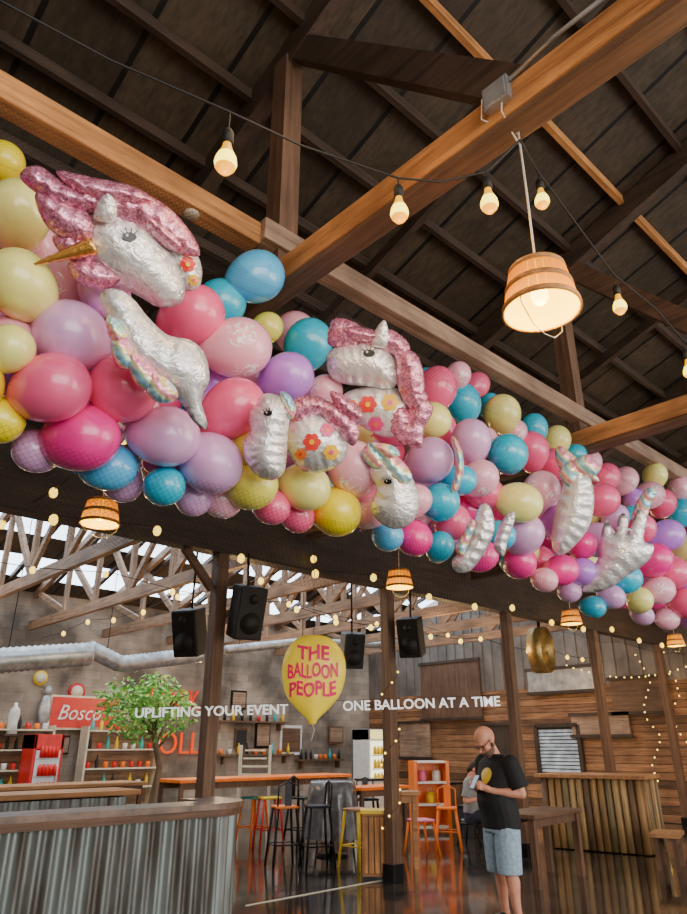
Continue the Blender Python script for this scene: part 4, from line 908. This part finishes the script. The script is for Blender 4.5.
# ================= PEOPLE
def rem(o,vx=.008,sm=3):
    r_=o.modifiers.new('remesh','REMESH'); r_.mode='VOXEL'; r_.voxel_size=vx; r_.use_smooth_shade=True
    s_=o.modifiers.new('smooth','SMOOTH'); s_.iterations=sm; s_.factor=.5
def person(loc,rz,label,seated=False,skin=(.74,.33,.21),shirt=(.012,.012,.014),legs=(.32,.45,.56),short=True,beard=True,hair=None,bulk=1.0,graphic=False):
    e=thing('person',label,'person',loc,rz)
    SK=mat('skin_%d'%len(bpy.data.materials),skin,.5,var=.12,vs=12); SH=mat('shirt_%d'%len(bpy.data.materials),shirt,.8,var=.2,vs=20); LG=mat('trousers_%d'%len(bpy.data.materials),legs,.85,var=.2,vs=30)
    dz=-.45 if seated else 0; K_=bulk
    mb=MB()
    T=lambda p:(p[0],p[1],p[2]+dz)
    rings=[(0,0,.86,.10,.15),(0,0,.95,.115,.165),(.01,0,1.06,.115,.15),(.02,0,1.2,.12,.16),(.01,0,1.33,.115,.175),(.0,0,1.42,.095,.18),(.0,0,1.48,.06,.12),(.01,0,1.51,.05,.06)]
    mb.loft([(a,b_,c_+dz,d_,f_) for a,b_,c_,d_,f_ in rings],SK)
    mb.tube([T(q) for q in((.0,0,1.45),(.03,0,1.52),(.08,0,1.6))],[.07,.063,.06],SK,14)
    g=1.15; tl=Matrix.Rotation(.82,3,'Y'); hc=Vector((.125,0,1.645+dz)); tg=tl*g
    def hp(x,y,z): return hc+tg@Vector((x,y,z))
    mb.ball(hp(-.012,0,.02),(.1,.078,.098),SK,20,14,tg); mb.ball(hp(.03,0,-.05),(.064,.058,.07),SK,16,10,tg); mb.ball(hp(.055,0,-.095),(.03,.032,.025),SK,12,8,tg)
    mb.tube([hp(.082,0,.015),hp(.104,0,-.012),hp(.116,0,-.03)],[.010,.014,.018],SK,8); mb.ball(hp(.08,0,.032),(.018,.05,.012),SK,12,8,tg); mb.ball(hp(.088,0,-.058),(.012,.026,.01),SK,10,6,tg)
    for s in(-1,1):
        mb.ball(hp(-.01,s*.08,-.005),(.024,.012,.036),SK,10,8,tg); mb.ball(hp(.055,s*.04,-.025),(.03,.022,.024),SK,10,8,tg)
    sh_r,elb=[],[]
    for s in(-1,1):
        S=Vector((0,s*.185*K_,1.43+dz)); E=Vector((-.06,s*.24*K_,1.15+dz)); W=Vector((.18,s*.12,1.18+dz)); Hn=Vector((.255,s*.065,1.215+dz))
        sh_r.append(S);elb.append(E)
        mb.tube([S,S.lerp(E,.4),E],[.06,.055,.045],SK,12); mb.ball(S,.06,SK); mb.ball(E,.045,SK)
        mb.tube([E,E.lerp(W,.3),W],[.044,.047,.030],SK,12)
        mb.tube([W,W.lerp(Hn,.5),Hn],[.028,.036,.031],SK,10)
        for k in range(4):
            ln=[.8,1,.95,.78][k]; z0=.03-.02*k
            a=Hn+Vector((.0,s*.008,z0)); mb.tube([a,a+Vector((.035*ln,s*.008,.006)),a+Vector((.06*ln,-s*.012,.01)),a+Vector((.064*ln,-s*.038,.012))],[.0098,.0092,.0088,.0075],SK,8)
        mb.tube([W.lerp(Hn,.4)+Vector((0,-s*.012,.02)),Hn+Vector((.0,-s*.022,.045)),Hn+Vector((.028,-s*.036,.052))],[.013,.011,.009],SK,8)
    knees=[]
    for s in(-1,1):
        if seated:
            H_=Vector((0,s*.09,.45));K=Vector((.42,s*.12,.48));A=Vector((.40,s*.12,.09))
        else:
            H_=Vector((0,s*.095,.92));K=Vector((.035*(1 if s>0 else -.3),s*.11,.5));A=Vector((-.03 if s>0 else -.07,s*.12,.09))
        knees.append((H_,K,A))
        mb.tube([H_,H_.lerp(K,.4),K],[.09,.085,.06],SK,14); mb.ball(K,.06,SK); C_=K.lerp(A,.3)+Vector((-.02,0,0))
        mb.tube([K,C_,K.lerp(A,.7),A],[.058,.068,.047,.038],SK,12); mb.ball(A,.044,SK)
        mb.tube([A+Vector((-.04,0,-.04)),A+Vector((.1,0,-.055)),A+Vector((.17,0,-.06))],[.04,.036,.025],SK,10)
    rem(mb.obj('body',e),.0075)
    mb=MB(); R2=[(0,0,.83,.14,.19),(.005,0,.95,.148,.192),(.03,0,1.08,.16,.182),(.03,0,1.2,.148,.184),(.015,0,1.33,.135,.195),(.0,0,1.43,.113,.195),(.0,0,1.49,.075,.13),(.01,0,1.515,.066,.076)]
    if seated: R2=R2[1:]
    mb.loft([(a,b_,c_+dz,d_*K_,f_*K_) for a,b_,c_,d_,f_ in R2],SH)
    for S,E in zip(sh_r,elb): mb.ball(S-Z*.005,.076*K_,SH); mb.tube([S,S.lerp(E,.4),S.lerp(E,.82)],[.076*K_,.078*K_,.08*K_],SH,14)
    sho=mb.obj('shirt',e); rem(sho,.01)
    if graphic:
        def tor(a,z): return Vector((.02+.15*K_*cos(a),.185*K_*sin(a),z+dz))
        vs=[];fs=[];NN=20;JJ=5
        vs.append(tor(.2,1.33))
        for j in range(1,JJ+1):
            for k in range(NN):
                t=2*pi*k/NN; rr=j/JJ; zz=1.33+.075*rr*cos(t)*(1 if cos(t)>0 else 1.25); vs.append(tor(.2+.36*rr*sin(t)*(1-.25*max(0,-cos(t))),zz))
        for k in range(NN): fs.append((0,1+k,1+(k+1)%NN))
        for j in range(JJ-1):
            for k in range(NN): fs.append((1+j*NN+k,1+(j+1)*NN+k,1+(j+1)*NN+(k+1)%NN,1+j*NN+(k+1)%NN))
        po=MB().add(vs,fs,M_YEL,True).obj('shirt_print',e,label='yellow balloon-shaped shirt print')
        sw=po.modifiers.new('wrap','SHRINKWRAP'); sw.target=sho; sw.wrap_method='NEAREST_SURFACEPOINT'; sw.wrap_mode='OUTSIDE_SURFACE'; sw.offset=.003
    mb=MB(); mb.loft([(0,0,.80+dz,.13*K_,.17*K_),(0,0,.88+dz,.135*K_,.18*K_),(0,0,.97+dz,.122,.17)],LG)
    for H_,K,A in knees:
        if short: mb.tube([H_,H_.lerp(K,.5),K.lerp(A,.14)],[.105*K_,.108*K_,.1*K_],LG,16)
        else: mb.tube([H_,H_.lerp(K,.5),K,K.lerp(A,.5),A],[.1,.095,.075,.068,.06],LG,16)
    rem(mb.obj('shorts' if short else 'trousers',e),.01)
    for H_,K,A in knees:
        mb=MB(); mb.tube([A+Vector((-.055,0,-.045)),A+Vector((.02,0,-.04)),A+Vector((.12,0,-.052)),A+Vector((.2,0,-.06))],[.045,.05,.045,.03],M_DARKP,12); rem(mb.obj('shoe',e),.01,2)
    for s in(-1,1): MB().ball(hp(.083,s*.031,.008),(.008,.012,.007),M_INK,8,6).obj('eye',e)
    if beard:
        BR=mat('grey_brown_beard',(.17,.1,.07),.9,var=.4,vs=80); mb=MB(); mb.ball(hp(.038,0,-.078),(.066,.064,.054),BR,16,10,tg); mb.ball(hp(.064,0,-.112),(.034,.04,.034),BR,12,8,tg)
        for s in (-1,1): mb.tube([hp(.01,s*.068,-.06),hp(-.0,s*.077,-.01)],[.02,.012],BR,8)
        rem(mb.obj('beard',e),.006,1)
        mb=MB()
        for s in (-1,1): mb.tube([hp(.1,s*.034+.024*cos(t*pi/6),.004+.018*sin(t*pi/6)) for t in range(13)],.0035,M_BLACK,5); mb.tube([hp(.098,s*.058,.01),hp(.0,s*.09,.012)],.0035,M_BLACK,5)
        mb.tube([hp(.1,-.01,.01),hp(.108,0,.012),hp(.1,.01,.01)],.0035,M_BLACK,5); mb.obj('glasses',e)
    if hair:
        HR=mat('hair',hair,.8,var=.3,vs=60); mb=MB(); mb.ball(hp(-.03,0,.03),(.1,.088,.105),HR,20,12,tg); mb.ball(hp(-.07,0,-.04),(.05,.07,.08),HR,14,8,tg); rem(mb.obj('hair',e),.01,2)
    return e
MP=fl(509,926); AG=math.radians(164)
me_=person((MP.x,MP.y,0),AG,'bald bearded person in black t-shirt and shorts using phone',bulk=1.2,graphic=True)
mb=MB(); mb.box((0,0,0),(.075,.01,.15),M_DARKP); mb.box((0,-.006,0),(.068,.003,.14),mat('phone_screen',(.05,.06,.08),.1,emit=(.5,.6,.8),es=.5,var=.02))
o=mb.obj('smartphone',label='black smartphone held in both hands',cat='phone',bevel=.003,origin=(0,0,0))
fwd=Vector((cos(AG),sin(AG),0)); o.location=Vector((MP.x,MP.y,1.255))+fwd*.29; o.rotation_euler=(-.6,0,AG+pi/2)
q=fl(483,850); person((q.x+.4,q.y+.5,0),math.radians(-60),'seated person in grey shirt at a table seen from behind',True,shirt=(.25,.25,.25),legs=(.03,.03,.05),short=False,beard=False,hair=(.05,.03,.02))
stool((q.x+.4,q.y+.5,0),.3,.33,M_BLACK,M_BLACK,'low black stool under the seated person',False)
# ================= LIGHTS / WORLD / CAMERA
def area(loc,target,sx_,sy_,pw,col):
    l=bpy.data.lights.new('daylight','AREA'); l.shape='RECTANGLE'; l.size=sx_; l.size_y=sy_; l.energy=pw; l.color=col
    o=bpy.data.objects.new('daylight',l); o.location=loc; o.rotation_euler=(Vector(target)-Vector(loc)).to_track_quat('-Z','Y').to_euler(); COL.objects.link(o)
area((-1,-6.5,3.0),(3,3,3.6),10,4.4,700,(1,.95,.87))
area((6,12,6.0),(6,12,0),14,2,260,(.84,.92,1))
area((9,-5,2.6),(9,5,2.5),8,3.5,380,(1,.91,.81))
for x,y,z,pw in ((6,9,3.3,80),(11,9,3.3,110),(14.5,5,3.2,120),(9,14,3.2,120),(3,14,3.2,95),(13.5,10,3.0,90),(3.0,.3,3.5,26),(1.2,1.6,3.9,12)):
    l=bpy.data.lights.new('warm_house_light','POINT'); l.energy=pw; l.color=(1,.64,.3); l.shadow_soft_size=.3  # unseen point lamps added to brighten the back bays and warm the beams
    o=bpy.data.objects.new('warm_house_light',l); o.location=(x,y,z); COL.objects.link(o)
w=bpy.data.worlds.new('World'); bpy.context.scene.world=w; w.use_nodes=True
w.node_tree.nodes['Background'].inputs[0].default_value=(.95,.94,.95,1); w.node_tree.nodes['Background'].inputs[1].default_value=1.35
cam=bpy.data.cameras.new('camera'); co=bpy.data.objects.new('camera',cam); COL.objects.link(co); co.location=CAM
co.rotation_euler=Matrix((RT,UP,-FW)).transposed().to_euler(); cam.sensor_fit='VERTICAL'; cam.sensor_height=36; cam.lens=F/914*36; cam.clip_end=200
bpy.context.scene.camera=co
